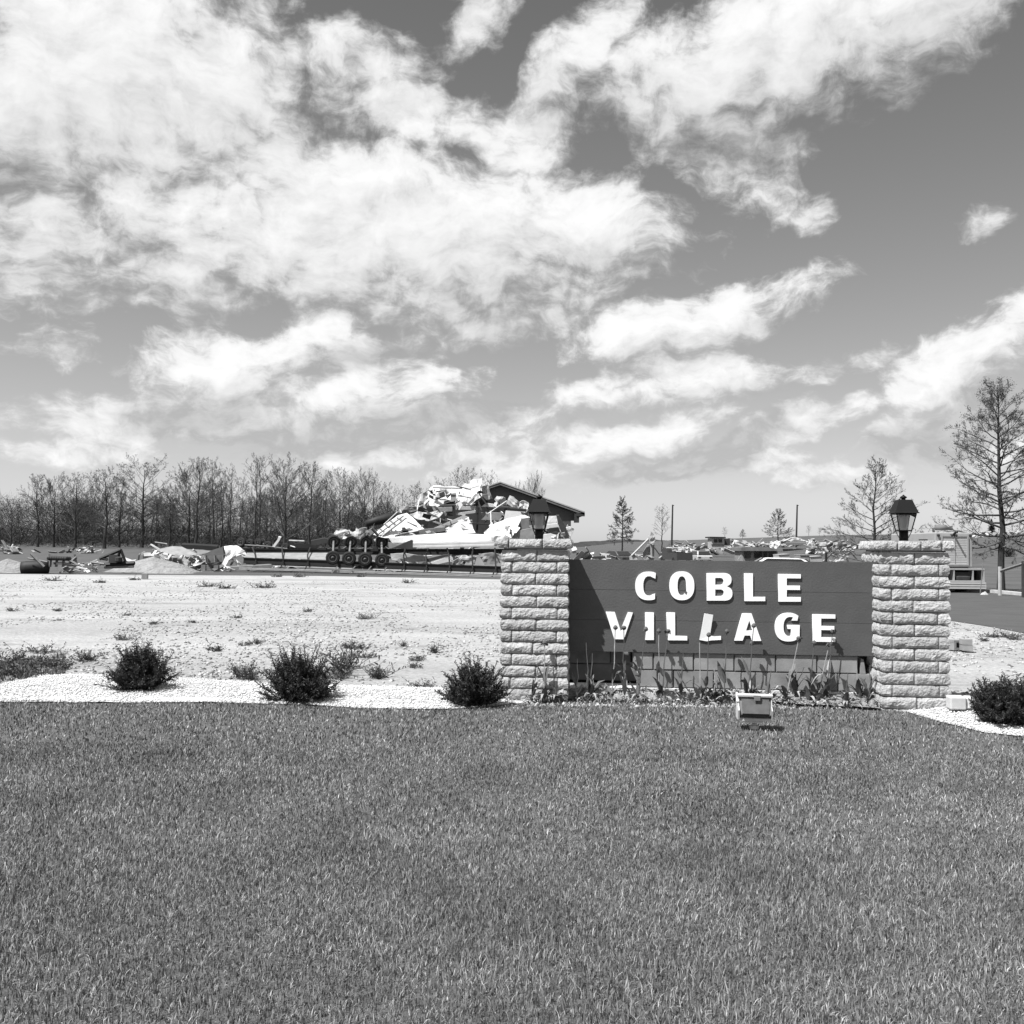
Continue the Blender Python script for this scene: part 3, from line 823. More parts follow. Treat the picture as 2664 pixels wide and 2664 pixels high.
# ---- floodlight on the lawn, aimed at the sign
g = gp(1962, 1893)
fl = thing('floodlight', g, 'ribbed aluminium floodlight standing in the lawn facing the sign', 'floodlight', None, R_(-8))
fl.location.z += .014
k = g.y / FPX
bx = MB()
hw = .118
prof = [(-.02, .060), (-.062, .072), (-.088, .092), (-.046, .207), (.05, .222), (.075, .10), (.05, .060)]   # side view: y, z
prof = [Vector((0, y, z)) for (y, z) in prof]
bx.prism([p + Vector((-hw + .01, 0, 0)) for p in prof], (2 * hw - .02, 0, 0)); bx.build('housing', MT['alu_dark'], fl)
rb = MB()
for i in range(25):
    x = -hw + .026 + i * (2 * hw - .052) / 24
    rb.prism([Vector((x - .0022, y, z)) for (y, z) in ((-.040, .086), (-.070, .078), (-.098, .094), (-.056, .210), (-.040, .200))], (.0044, 0, 0))
rb.build('rib', MT['alu_dark'], fl)
for s_ in (-1, 1):
    sd = MB()
    x = s_ * hw - (.006 if s_ > 0 else .006)
    sd.prism([Vector((x, y, z)) for (y, z) in ((-.03, .052), (-.085, .055), (-.104, .125), (-.070, .150), (-.050, .222), (.055, .230), (.085, .10), (.055, .05))], (.012 if s_ < 0 else .006, 0, 0))
    sd.build('end_plate', MT['alu'], fl)
fm = MB(); fm.box((0, -.045, .226), (2 * hw + .012, .045, .012), Matrix.Rotation(R_(8), 3, 'X')); fm.box((0, -.065, .056), (2 * hw, .024, .018)); fm.box((-hw - .006, -.03, .205), (.014, .09, .014), Matrix.Rotation(R_(38), 3, 'X'))
fm.build('rim', MT['alu'], fl)
le = MB(); le.box((0, -.094, .094), (2 * hw - .05, .012, .016)); le.build('lens_dark_strip', MT['black_metal'], fl)  # black strip along the lower end of the lens
cl = MB(); cl.box((.012, -.068, .222), (.05, .022, .014)); cl.box((.012, -.080, .205), (.042, .006, .022)); cl.build('clip', MT['alu_dark'], fl)
yk = MB(); yk.lathe([(.034, -.02), (.034, .004), (.018, .010), (.016, .04), (.028, .046)], (0, -.01, 0), 12); yk.box((0, -.045, .043), (.115, .05, .022)); yk.build('bracket', MT['alu'], fl)
# ---- small white fixture box by the right pillar
g = W(uR1 - .03, -PPIL - .16, 0)
sf = thing('outdoor_lamp_box', g, 'small white boxy garden lamp on a stake between right pillar and shrub', 'lamp', None, SRZ)
mb = MB(); mb.box((.03, 0, .088), (.125, .11, .105)); 
o = mb.build('housing', MT['alu'], sf); bv = o.modifiers.new('bevel', 'BEVEL'); bv.width = .012; bv.segments = 2
mb = MB(); mb.box((.132, .01, .09), (.07, .10, .095)); o = mb.build('cover', MT['footing'], sf); bv = o.modifiers.new('bevel', 'BEVEL'); bv.width = .012; bv.segments = 2
mb = MB(); mb.tube([(.13, 0, -.06), (.13, 0, .04)], .012, 8); mb.build('stake', MT['black_metal'], sf)
# ------------------------------------------------------------------ shrubs
def shoot_path(rnd, p, d, length, n=5, up=.25, jit=.12):
    pts = [p.copy()]; d = d.normalized()
    for i in range(n):
        d = (d + Vector((rnd.gauss(0, jit), rnd.gauss(0, jit), rnd.gauss(0, jit) + up / n))).normalized()
        pts.append(pts[-1] + d * (length / n))
    return pts
def needles(fo, rnd, pts, n, ln, wd):
    """short flat needles set round a shoot"""
    for i in range(n):
        t = (i + rnd.random()) / n * (len(pts) - 1); k = min(int(t), len(pts) - 2); p = pts[k].lerp(pts[k + 1], t - k)
        a = (pts[k + 1] - pts[k]).normalized()
        v = Vector((rnd.gauss(0, 1), rnd.gauss(0, 1), rnd.gauss(0, 1))); v = (v - a * v.dot(a)).normalized()
        dd = (v + a * rnd.uniform(.3, 1.1)).normalized(); s = dd.cross(Vector((rnd.gauss(0, 1), rnd.gauss(0, 1), rnd.gauss(0, 1)))).normalized() * wd / 2
        l = ln * rnd.uniform(.7, 1.2)
        o = len(fo.v)
        fo.v += [tuple(p - s * .4), tuple(p + s * .4), tuple(p + dd * l * .6 + s), tuple(p + dd * l), tuple(p + dd * l * .6 - s)]
        fo.f.append((o, o + 1, o + 2, o + 3, o + 4))
def yew(loc, rx, h, seed, label, nsh=210, spiky=1.0, rz=0):
    rnd = random.Random(seed)
    root = thing('yew_shrub', loc, label, 'shrub', 'dark yew shrubs planted in the white gravel', rz)
    st, fo = MB(), MB()
    for i in range(nsh):
        az = rnd.uniform(0, 6.283); ph = rnd.random() ** .75 * 1.42          # angle from vertical
        d = Vector((math.sin(ph) * math.cos(az), math.sin(ph) * math.sin(az), math.cos(ph)))
        reach = 1.0 / math.sqrt((d.x / rx) ** 2 + (d.y / rx) ** 2 + (d.z / h) ** 2) * (rnd.uniform(.72, 1.0) if rnd.random() < .82 else rnd.uniform(1.0, 1.0 + .22 * spiky))
        p0 = Vector((rnd.gauss(0, rx * .16), rnd.gauss(0, rx * .16), .0))
        pts = shoot_path(rnd, p0, d * .9 + Vector((0, 0, .12)), reach, 6, .22, .10)
        st.tube(pts, [.006, .0055, .005, .004, .0035, .003, .002], 4, False)
        needles(fo, rnd, pts[1:], int(46 * reach / .35), .026, .0065)
        for q in range(3):
            k = rnd.choice((2, 3, 4)); dd = (pts[k + 1] - pts[k]).normalized() + Vector((rnd.gauss(0, .6), rnd.gauss(0, .6), rnd.gauss(.2, .4)))
            sp = shoot_path(rnd, pts[k], dd, reach * rnd.uniform(.18, .38), 3, .2, .12)
            needles(fo, rnd, sp, 22, .024, .0065)
    st.build('stem', MT['yew_stem'], root); fo.build('foliage', MT['yew'], root)
    return root
def on_bed(px, py, poly):
    p = G(px, py); p.z += bedbump(poly)(p.x, p.y) - .02; return p
yew(on_bed(368, 1800, BEDL), .30, .40, 11, 'rounded dark yew shrub, leftmost in the white gravel strip', 230, .7)
yew(on_bed(772, 1822, BEDL), .33, .42, 12, 'widest spiky yew shrub with a pale weed bush behind its right side', 240, 1.1)
yew(on_bed(1232, 1832, BEDL), .28, .37, 13, 'spiky dark yew shrub standing just left of the left stone pillar', 210, 1.3)
yew(on_bed(2618, 1886, BEDR), .29, .35, 14, 'broad low yew shrub right of the white garden lamp', 260, .6)
yew(on_bed(2715, 1822, BEDR), .22, .24, 15, 'small yew shrub cut by the right edge behind the broad one', 120, .6)

# weeds on the gravel
def weed_mesh(seed, h, r, n):
    rnd = random.Random(seed); fo = MB()
    for i in range(n):
        d = Vector((rnd.gauss(0, 1) * r, rnd.gauss(0, 1) * r, h * rnd.uniform(.4, 1)))
        p = Vector((rnd.gauss(0, r * .4), rnd.gauss(0, r * .4), -.01))
        pts = shoot_path(rnd, p, d, d.length, 4, .1, .2)
        fo.tube(pts, [.004, .0035, .003, .002, .001], 3, False)
        needles(fo, rnd, pts, 8, .035, .012)
    return fo.mesh('weed_tuft', MT['weed'])
WM = [weed_mesh(31, .13, .09, 26), weed_mesh(32, .07, .16, 30), weed_mesh(33, .20, .07, 20), weed_mesh(34, .05, .10, 22)]
WEEDS = [(110, 1695, 1, 1.0), (40, 1724, 0, 1.2), (80, 1728, 1, 1.3), (125, 1735, 2, .9), (160, 1738, 0, 1.0), (215, 1718, 2, .8), (235, 1716, 0, .7), (320, 1662, 1, .8), (560, 1690, 3, .9), (640, 1676, 3, .8), (670, 1674, 0, .7),
         (640, 1762, 2, 1.0), (655, 1764, 0, .9), (620, 1760, 2, .8), (890, 1750, 0, 1.7), (905, 1735, 2, 1.5), (880, 1760, 1, 1.0), (950, 1608, 1, .9), (905, 1684, 0, .8), (930, 1684, 3, .9), (950, 1708, 1, .7), (985, 1760, 0, 1.1), (975, 1762, 2, .7),
         (1050, 1680, 0, .6), (1085, 1716, 3, .9), (1130, 1696, 0, .8), (1100, 1785, 1, .6), (615, 1606, 3, .8), (400, 1622, 3, .8), (30, 1588, 1, .7), (150, 1588, 3, .8), (330, 1600, 3, .6), (1080, 1734, 3, .7), (1250, 1790, 1, .7), (500, 1618, 3, .6), (800, 1590, 3, .9),
         (350, 1508, 3, 1.6), (140, 1510, 1, 1.6), (260, 1515, 3, 1.5), (540, 1525, 1, 1.6), (590, 1530, 3, 1.8), (690, 1528, 1, 1.8), (720, 1500, 3, 1.7), (780, 1500, 1, 1.6), (940, 1500, 3, 1.6), (2575, 1655, 3, 1.0), (2620, 1655, 1, 1.0), (2640, 1662, 3, .9), (2560, 1665, 3, .7), (20, 1752, 1, 1.4), (60, 1756, 0, 1.2), (1060, 1516, 1, 1.4)]
for i, (x, y, k, s_) in enumerate(WEEDS):
    o = link('weed', WM[k]); g = G(x, y); o.location = g; o.rotation_euler = (0, 0, i * 1.7); o.scale = (s_, s_, s_ * (.9 + .02 * (i % 9)))
    tag(o, 'low dry weed tuft growing through the bright gravel lot', 'weed', 'weed tufts on the gravel lot')

# rough grass corner at the far left behind the bed
rg = MB(); rnd = random.Random(8)
for i in range(2600):
    x = rnd.uniform(-40, 170) ; y = 1722 + rnd.random() * 52 - .12 * max(0, x)
    if mnoise.noise(Vector((x * .02, y * .05, 0))) < -.25: continue
    p = G(x, y); h = rnd.uniform(.02, .055); a = rnd.uniform(0, 6.28); l = Vector((math.cos(a), math.sin(a), 0))
    s_ = l.cross(Vector((0, 0, 1))) * .005
    o = len(rg.v); e = p + l * h * rnd.uniform(.1, .7) + Vector((0, 0, h))
    rg.v += [tuple(p - s_), tuple(p + s_), tuple(e)]; rg.f.append((o, o + 1, o + 2))
tag(rg.build('rough_grass', MT['weed']), 'rough dark grass behind the white strip at the left edge', 'grass', kind='stuff')

# ------------------------------------------------------------------ spent tulips in the bed under the sign
def leaf(mb, rnd, p, d, ln, wd, droop):
    """one strap leaf: a folded strip of three joints"""
    pts = [p]; d = d.normalized()
    for i in range(4):
        d = (d + Vector((0, 0, -droop * (i + .4) * .25)) + Vector((rnd.gauss(0, .07), rnd.gauss(0, .07), 0))).normalized(); pts.append(pts[-1] + d * ln / 4)
    s = d.cross(Vector((rnd.gauss(0, .5), rnd.gauss(0, .5), 1))).normalized()
    o = len(mb.v); ws = (.5, 1, .95, .6, .03)
    for q, w in zip(pts, ws):
        mb.v += [tuple(q - s * wd * w / 2), tuple(q + Vector((0, -.004, -.003)) * w), tuple(q + s * wd * w / 2)]
    for i in range(4):
        a = o + i * 3
        mb.f += [(a, a + 1, a + 4, a + 3), (a + 1, a + 2, a + 5, a + 4)]
TUL = [  # base x, base y, head x, head y, head kind (0 none, 1 seed head, 2 withered bloom), leaves up, leaf length
 (1415, 1798, 1417, 1675, 2, 3, .15), (1385, 1800, 1400, 1738, 0, 3, .13), (1446, 1800, 1440, 1760, 0, 4, .10), (1499, 1806, 1502, 1714, 0, 2, .10), (1531, 1806, 1525, 1672, 0, 3, .17), (1540, 1804, 1541, 1700, 0, 2, .14),
 (1592, 1800, 1601, 1634, 1, 3, .16), (1625, 1800, 1623, 1635, 2, 4, .19), (1660, 1800, 1680, 1638, 1, 2, .14), (1712, 1800, 1714, 1643, 1, 2, .13), (1722, 1802, 1738, 1644, 2, 3, .16), (1772, 1806, 1778, 1700, 0, 4, .13),
 (1822, 1808, 1820, 1672, 0, 3, .12), (1835, 1808, 1844, 1653, 1, 5, .13), (1885, 1812, 1891, 1644, 1, 4, .17), (1862, 1812, 1858, 1740, 0, 4, .10), (1942, 1812, 1961, 1629, 1, 4, .15), (1955, 1812, 1956, 1675, 1, 2, .12),
 (2046, 1815, 2078, 1663, 2, 4, .19), (2068, 1815, 2092, 1735, 0, 4, .16), (2105, 1815, 2118, 1674, 1, 4, .14), (2125, 1815, 2157, 1678, 2, 5, .18), (2150, 1815, 2166, 1645, 2, 4, .18), (2200, 1815, 2206, 1752, 0, 3, .10),
 (2235, 1818, 2228, 1732, 0, 4, .16), (2258, 1818, 2264, 1730, 0, 4, .15), (2000, 1812, 2006, 1742, 0, 3, .10)]
NEAR = {0: 'left of the board against the pillar', 1: 'low, before the left pillar'}
def tl(px):   # where along the board it stands, in words one can find
    for lim, w in ((1400, 'before the middle of the left pillar'), (1430, 'before the left pillar with a dark nodding head'), (1470, 'before the right edge of the left pillar'), (1510, 'in the deep shade next to the left pillar'), (1534, 'in the shade left of the V, taller of two'),
                   (1560, 'in the shade left of the V, shorter of two'), (1610, 'under the left arm of the letter V'), (1640, 'under the right arm of the letter V'), (1690, 'under the letter I'), (1716, 'between the letter I and the first L'), (1750, 'under the upright of the first L'),
                   (1800, 'under the foot of the first L'), (1826, 'left of the snapped L'), (1850, 'under the snapped L'), (1870, 'low between the snapped L and the A'), (1930, 'just left of the letter A'), (1950, 'under the right leg of the A, taller'), (1980, 'under the right leg of the A, shorter'),
                   (2030, 'right behind the floodlight'), (2060, 'under the right side of the G'), (2090, 'low and leafy between G and last E'), (2115, 'at the left foot of the last E'), (2140, 'leaning under the last E'), (2190, 'tall under the right end of the last E'), (2220, 'short, right of the last E'),
                   (2250, 'before the broken end block'), (2999, 'against the right pillar')):
        if px < lim: return w
rnd = random.Random(77)
for i, (bx_, by, hx, hy, kind, nl, ll) in enumerate(TUL):
    v = -.06 - .11 * rnd.random() if bx_ > 1475 else -PPIL - .07
    u = uz(bx_, by, v)[0]; b = W(u, v, 0); b.z = bank(b.x, b.y) - .004 if bx_ > 1475 else .03
    hd = on_plane(hx, hy, b, PN)
    root = thing('tulip', b, 'spent tulip with ' + ('a dry head ' if kind else 'bare upright leaves ') + tl(bx_), 'tulip', 'spent tulips in the bed under the sign')
    h = hd - b
    mid = h * .5 + Vector((rnd.gauss(0, .008), rnd.gauss(0, .008), 0))
    mb = MB(); mb.tube([Vector((0, 0, -.02)), h * .25 + Vector((rnd.gauss(0, .006), 0, 0)), mid, h * .78, h], [.0055, .005, .0045, .004, .0034], 5); mb.build('stem', MT['tulip'] if i % 3 else MT['tulip_pale'], root)
    if kind == 1:
        mb = MB(); a = (h - mid).normalized(); mb.lathe([(.005, -.015), (.017, -.008), (.021, .005), (.014, .018), (.004, .026)], h, 7, a)
        for q in range(4): leaf(mb, rnd, h, Vector((rnd.gauss(0, 1), rnd.gauss(0, 1), .6)), .025, .014, .8)
        mb.build('seed_head', MT['weed'], root)
    elif kind == 2:
        mb = MB(); mb.lathe([(.005, -.015), (.018, -.005), (.022, .010), (.013, .023)], h, 7, (h - mid).normalized())
        for q in range(6): leaf(mb, rnd, h + Vector((0, 0, .004)), Vector((rnd.gauss(0, 1), rnd.gauss(0, 1), rnd.uniform(-.3, .9))), .04, .022, .9)
        mb.build('bloom', MT['weed'], root)
    for q in range(nl + 2):
        a = rnd.uniform(0, 6.283); up = rnd.uniform(1.2, 3.2)
        mb = MB(); leaf(mb, rnd, h * rnd.uniform(0, .35) * (1 if q % 2 else 0), Vector((math.cos(a), math.sin(a) * .6, up)), ll * rnd.uniform(.85, 1.35), rnd.uniform(.026, .055), rnd.uniform(.1, .9))
        mb.build('leaf', MT['tulip'] if rnd.random() < .72 else MT['tulip_pale'], root)
    for q in range(3):
        a = rnd.uniform(0, 6.283)
        mb = MB(); leaf(mb, rnd, Vector((0, 0, .03)), Vector((math.cos(a), math.sin(a), .8)), ll * .8, .022, 1.9)
        mb.build('leaf', MT['tulip_pale'], root)
# fallen leaves and low foliage that nobody could count
mb, mb2 = MB(), MB()
for i in range(640):
    x = rnd.uniform(1482, 2290); t = rnd.random(); y = 1797 + t * (18 + (x - 1480) * .022)
    v = -.02 - .24 * t; p = W(uz(x, y, v)[0], v, 0); p.z = max(0, bank(p.x, p.y)) + .004 + rnd.random() * .02; a = rnd.uniform(0, 6.283)
    leaf(mb if rnd.random() < .45 else mb2, rnd, p, Vector((math.cos(a), math.sin(a), rnd.uniform(0, 1.3))), rnd.uniform(.03, .085), rnd.uniform(.008, .022), rnd.uniform(.6, 2.2))
for i in range(60):
    x = rnd.uniform(1370, 1470); p = W(uz(x, 1800, -PPIL - .05)[0], -PPIL - rnd.uniform(.03, .09), 0); p.z = .04; a = rnd.uniform(0, 6.283)
    leaf(mb if rnd.random() < .4 else mb2, rnd, p, Vector((math.cos(a), math.sin(a), rnd.uniform(.2, 1.6))), rnd.uniform(.05, .10), rnd.uniform(.015, .03), rnd.uniform(.6, 2.0))
tag(mb.build('fallen_leaves', MT['tulip']), 'dark limp tulip leaves lying in the bed under the sign', 'leaves', kind='stuff')
tag(mb2.build('withered_leaves', MT['tulip_pale']), 'pale withered leaves littering the bed under the sign', 'leaves', kind='stuff')

# ------------------------------------------------------------------ bare spring trees
def twig(mb, rnd, p, d, ln, w):
    s = d.cross(Vector((rnd.gauss(0, 1), rnd.gauss(0, 1), rnd.gauss(0, 1)))).normalized() * w / 2
    k = p + d * ln * .5 + Vector((rnd.gauss(0, 1), rnd.gauss(0, 1), rnd.gauss(0, 1))) * ln * .07
    o = len(mb.v); mb.v += [tuple(p - s), tuple(p + s), tuple(k + s * .8), tuple(k - s * .8), tuple(p + d * ln)]
    mb.f += [(o, o + 1, o + 2, o + 3), (o + 3, o + 2, o + 4)]
def grow(cr, rnd, p, d, ln, r, lev, prm):
    seg = 4 if lev else 5
    pts, rr = [p], [r]
    for i in range(seg):
        d = (d + Vector((rnd.gauss(0, prm['jit']), rnd.gauss(0, prm['jit']), rnd.gauss(0, prm['jit'] * .6) + prm['up'] / seg))).normalized()
        pts.append(pts[-1] + d * ln / seg); rr.append(r * (1 - .8 * (i + 1) / seg))
    cr.tube(pts, rr, 4 if lev < 2 else 3, False)
    n = prm['n'][lev]
    for i in range(n):
        t = (.18 if lev else .25) + (1 - .2) * (i + rnd.random()) / n * .95; t = min(t, .99)
        k = min(int(t * seg), seg - 1); q = pts[k].lerp(pts[k + 1], t * seg - k); a = (pts[k + 1] - pts[k]).normalized()
        v = Vector((rnd.gauss(0, 1), rnd.gauss(0, 1), rnd.gauss(.15, .8))); v = (v - a * v.dot(a)).normalized()
        sp = prm['spread'] * rnd.uniform(.7, 1.25)
        dd = (a * math.cos(sp) + v * math.sin(sp)).normalized()
        l2 = ln * prm['ratio'] * (1.1 - .65 * t) * rnd.uniform(.7, 1.2)
        if lev + 1 >= prm['lev']:
            for z in range(prm['tw']): twig(cr, rnd, q, (dd + Vector((rnd.gauss(0, .35), rnd.gauss(0, .35), rnd.gauss(.1, .3)))).normalized(), l2 * rnd.uniform(.6, 1.25), prm['tww'])
        else: grow(cr, rnd, q, dd, l2, max(r * .42 * (1.1 - .6 * t), prm['tww'] * .5), lev + 1, prm)
def tree_meshes(seed, H, r0, kind, tww, tw=2):
    rnd = random.Random(seed); tr, cr = MB(), MB()
    if kind == 'wood':      # tall forest tree, clear stem below, ascending limbs
        prm = dict(jit=.12, up=.22, spread=.72, ratio=.52, lev=3, n=(6, 5, 4), tw=tw, tww=tww); z0, nb, pr = .30, 22, lambda t: .17 + .20 * math.sin(math.pi * min(1, .25 + t * .68))
        ang = lambda t: 1.10 - .62 * t
    elif kind == 'broad':   # wide-crowned old tree, limbs fanning up
        prm = dict(jit=.09, up=.30, spread=.55, ratio=.52, lev=3, n=(8, 6, 5), tw=tw, tww=tww); z0, nb, pr = .16, 22, lambda t: .62 * (1.0 - .55 * t)
        ang = lambda t: .95 - .5 * t
    elif kind == 'slim':    # narrow pole-like tree
        prm = dict(jit=.10, up=.28, spread=.66, ratio=.5, lev=3, n=(5, 4, 3), tw=tw, tww=tww); z0, nb, pr = .36, 20, lambda t: .12 + .13 * math.sin(math.pi * min(1, .25 + t * .7))
        ang = lambda t: .85 - .4 * t
    elif kind == 'open':    # spreading young oak, limbs rising all round a straight leader
        prm = dict(jit=.09, up=.18, spread=.60, ratio=.52, lev=3, n=(7, 5, 4), tw=tw, tww=tww); z0, nb, pr = .10, 40, lambda t: .50 * (1.0 - .80 * t)
        ang = lambda t: 1.50 - 1.0 * t
    else:                   # 'pin': pin oak, straight leader, level limbs, drooping lower ones
        prm = dict(jit=.14, up=.12, spread=.66, ratio=.5, lev=3, n=(7, 5, 4), tw=tw, tww=tww); z0, nb, pr = .22, 58, lambda t: .38 * (1.05 - .80 * t) * (.75 + .25 * min(1, t * 5))
        ang = lambda t: 1.66 - 1.0 * t
    pts, rr = [Vector((0, 0, -.25))], [r0 * 1.25]
    x = y = 0
    for i in range(10):
        t = (i + 1) / 10; x += rnd.gauss(0, H * .006); y += rnd.gauss(0, H * .006)
        pts.append(Vector((x, y, H * t * (.90 if kind in ('wood', 'broad', 'slim') else 1)))); rr.append(r0 * (1 - .93 * t) + tww * .4)
    tr.tube(pts, rr, 7, False)
    a = rnd.uniform(0, 6)
    for i in range(nb):
        t = i / nb; zz = z0 + (.97 - z0) * t; a += 2.399 + rnd.gauss(0, .3)
        k = min(int(zz * 10 + 1e-6) + 0, 9); q = pts[k].lerp(pts[k + 1], zz * 10 - k) if zz * 10 - k <= 1 else pts[k + 1]
        q = Vector((q.x, q.y, H * zz * (.90 if kind in ('wood', 'broad', 'slim') else 1)))
        th = ang(t) * rnd.uniform(.85, 1.15); d = Vector((math.sin(th) * math.cos(a), math.sin(th) * math.sin(a), math.cos(th)))
        grow(cr, rnd, q, d, H * pr(t) * rnd.uniform(.8, 1.15), max(r0 * .42 * (1 - .75 * zz), tww), 0, prm)
    hm = sorted(v[2] for v in cr.v)[int(len(cr.v) * .9985)]
    return tr.mesh('trunk', MT['bark']), cr.mesh('crown', MT['twig']), hm
def put_tree(ms, loc, label, group, sc=1.0, rz=0.0, name='bare_tree', cat='tree', crown_mat=None):
    root = thing(name, loc, label, cat, group, rz)
    root.scale = sc if isinstance(sc, tuple) else (sc, sc, sc)
    link('trunk', ms[0], root); c = link('crown', ms[1], root)
    return root
TWW = .024
WOOD = [tree_meshes(100 + i, 16, .27, 'wood', TWW, 4) for i in range(4)]
BROAD = [tree_meshes(110 + i, 16, .30, 'broad', TWW, 3) for i in range(2)]
SLIM = [tree_meshes(120 + i, 16, .15, 'slim', TWW, 4) for i in range(2)]
KINDS = {'w': WOOD, 'b': BROAD, 's': SLIM}
def woodtree(px, topy, Y, k, i, label, sx=1.0):
    g = P(px, 1425, Y); g.z = terrain(g.x, Y)
    ms = KINDS[k][i % len(KINDS[k])]
    top = P(px, topy, Y).z; h = (top - g.z) / ms[2]
    return put_tree(ms, g, label, 'bare trees of the wood behind the wreck', (h * sx, h * sx, h), i * 2.1)
# the trees one can pick out along the edge of the wood: where, how tall, what kind
EDGE = [(28, 1288, 'b', 1.0, 'rounded bare tree at the left edge of the wood'), (98, 1232, 'w', 1.0, 'bare tree second from the left edge of the wood'), (140, 1226, 'b', .95, 'low-forking bare tree whose trunk splits near the ground, left part of the wood'),
        (195, 1228, 'w', 1.1, 'bare wood tree left of the pale-budding group'), (272, 1216, 'w', 1.3, 'bushy-topped bare wood tree left of the tallest left tree'), (310, 1240, 'w', 1.0, 'shorter wood tree touching the tallest left one'), (368, 1178, 'w', 1.35, 'tallest tree of the left half of the wood with layered limbs'),
        (440, 1262, 'w', 1.0, 'low wood tree in the dip right of the tallest left one'), (492, 1196, 'b', 1.0, 'broad leaning bare tree left of two slim ones'), (510, 1188, 'w', 1.1, 'twin-topped bare wood tree beside the leaning one'), (552, 1186, 's', 1.0, 'slim bare tree with a small flat top'), (575, 1220, 's', 1.0, 'slim pole tree in the gap of the wood'), (598, 1205, 's', 1.1, 'slim forked tree in the gap of the wood'),
        (625, 1236, 's', .9, 'short thin tree at the clear gap'), (664, 1176, 's', 1.0, 'tallest slim tree, left of the great round-crowned tree'), (676, 1180, 's', 1.0, 'slim tree close behind the tallest slim one'), (740, 1180, 'b', 1.25, 'great round-crowned bare tree before the wood'), (805, 1200, 'w', .9, 'bare tree touching the great round crown'),
        (845, 1222, 's', 1.1, 'first slim tree right of the great round crown'), (882, 1214, 'w', .9, 'bare tree with dark forked top above the wheels'), (905, 1226, 's', 1.2, 'slim leaning tree above the wheels'), (948, 1215, 'b', .8, 'dense bare tree above the left slope of the wreck'), (972, 1232, 's', 1.0, 'slim tree touching that dense one'),
        (1010, 1250, 's', 1.2, 'low slim tree above the left slope of the wreck'), (1045, 1262, 's', 1.1, 'thin tree left of the wreck heap'), (1072, 1256, 's', 1.2, 'last thin tree before the wreck heap'), (1095, 1252, 'w', .9, 'small bare tree at the shoulder of the wreck heap'), (1150, 1240, 's', 1.3, 'tree showing its top over the wreck, first of three'),
        (1190, 1208, 's', 1.2, 'tallest tree top showing over the wreck heap'), (1228, 1212, 's', 1.4, 'wide tree top showing over the wreck heap'), (1275, 1222, 's', 1.1, 'thin tree top showing left of the house gable'), (1345, 1250, 'b', .5, 'bare tree crown behind the house roof, left one'), (1390, 1222, 'b', .6, 'bushy bare tree crown behind the left lantern')]
rnd = random.Random(21)
for i, (px, ty, k, sx, lab) in enumerate(EDGE):
    woodtree(px, ty, 132 if px == 740 else rnd.uniform(140, 165), k, i, lab, sx)
# deeper rows: nothing tells these apart
for i in range(95):
    px = rnd.uniform(-120, 1300); t = px / 1300
    prof = np.interp(px, [-120, 30, 100, 300, 430, 500, 700, 860, 1000, 1300], [1290, 1290, 1236, 1222, 1262, 1215, 1205, 1225, 1258, 1268])
    woodtree(px, prof + rnd.uniform(22, 95), rnd.uniform(170, 235), rnd.choice('wwwsbb'), i, 'bare tree standing deep in the wood, one of many alike', rnd.uniform(.75, 1.25))
# brush at the foot of the wood
mb = MB()
for i in range(7000):
    px = rnd.uniform(-160, 1330); Y = rnd.uniform(150, 240); g = P(px, 1425, Y); g.z = terrain(g.x, Y)
    h = rnd.uniform(.8, 3.5); d = Vector((rnd.gauss(0, .7), rnd.gauss(0, .4), .8)).normalized()
    twig(mb, rnd, g + Vector((0, 0, rnd.uniform(0, 3.0))), d, h, rnd.uniform(.05, .12))
for i in range(42000):
    px = rnd.uniform(-160, 1330); Y = rnd.uniform(155, 240); g = P(px, 1425, Y); g.z = terrain(g.x, Y) + 8.5 * rnd.random() ** 1.6 * (1.0 if px < 820 else .8)
    twig(mb, rnd, g, Vector((rnd.gauss(0, 1), rnd.gauss(0, .5), rnd.gauss(.5, .6))).normalized(), rnd.uniform(1.2, 3.5), rnd.uniform(.03, .06))
tag(mb.build('undergrowth', MT['brush']), 'tangled leafless brush filling the foot of the wood', 'undergrowth', kind='stuff')
# distant woodland along the horizon
mb = MB()
for i in range(260):
    a = rnd.uniform(-40, 42); Y = rnd.uniform(620, 900); x = math.tan(R_(a)) * Y; z = terrain(x, Y)
    w, h = rnd.uniform(12, 40), rnd.uniform(3, 7) * (.9 if a < 3 else .4)
    n = 7; rg_ = []
    for k in range(n + 1):
        t = k / n; rg_.append((Vector((x + (t - .5) * w, Y, z - 1)), Vector((x + (t - .5) * w, Y, z + h * (math.sin(math.pi * t) ** .5) * rnd.uniform(.75, 1.1)))))
    for dy in (0, 3):
        o = len(mb.v)
        for p_, q_ in rg_: mb.v += [tuple(p_ + Vector((0, dy, 0))), tuple(q_ + Vector((0, dy * 1.0, -dy * .3)))]
        for k in range(n): mb.f.append((o + 2 * k, o + 2 * k + 2, o + 2 * k + 3, o + 2 * k + 1))
    for k in range(n):
        pass
tag(mb.build('far_woodland', MT['far_wood']), 'thin line of distant woodland on the horizon', 'woodland', kind='stuff')

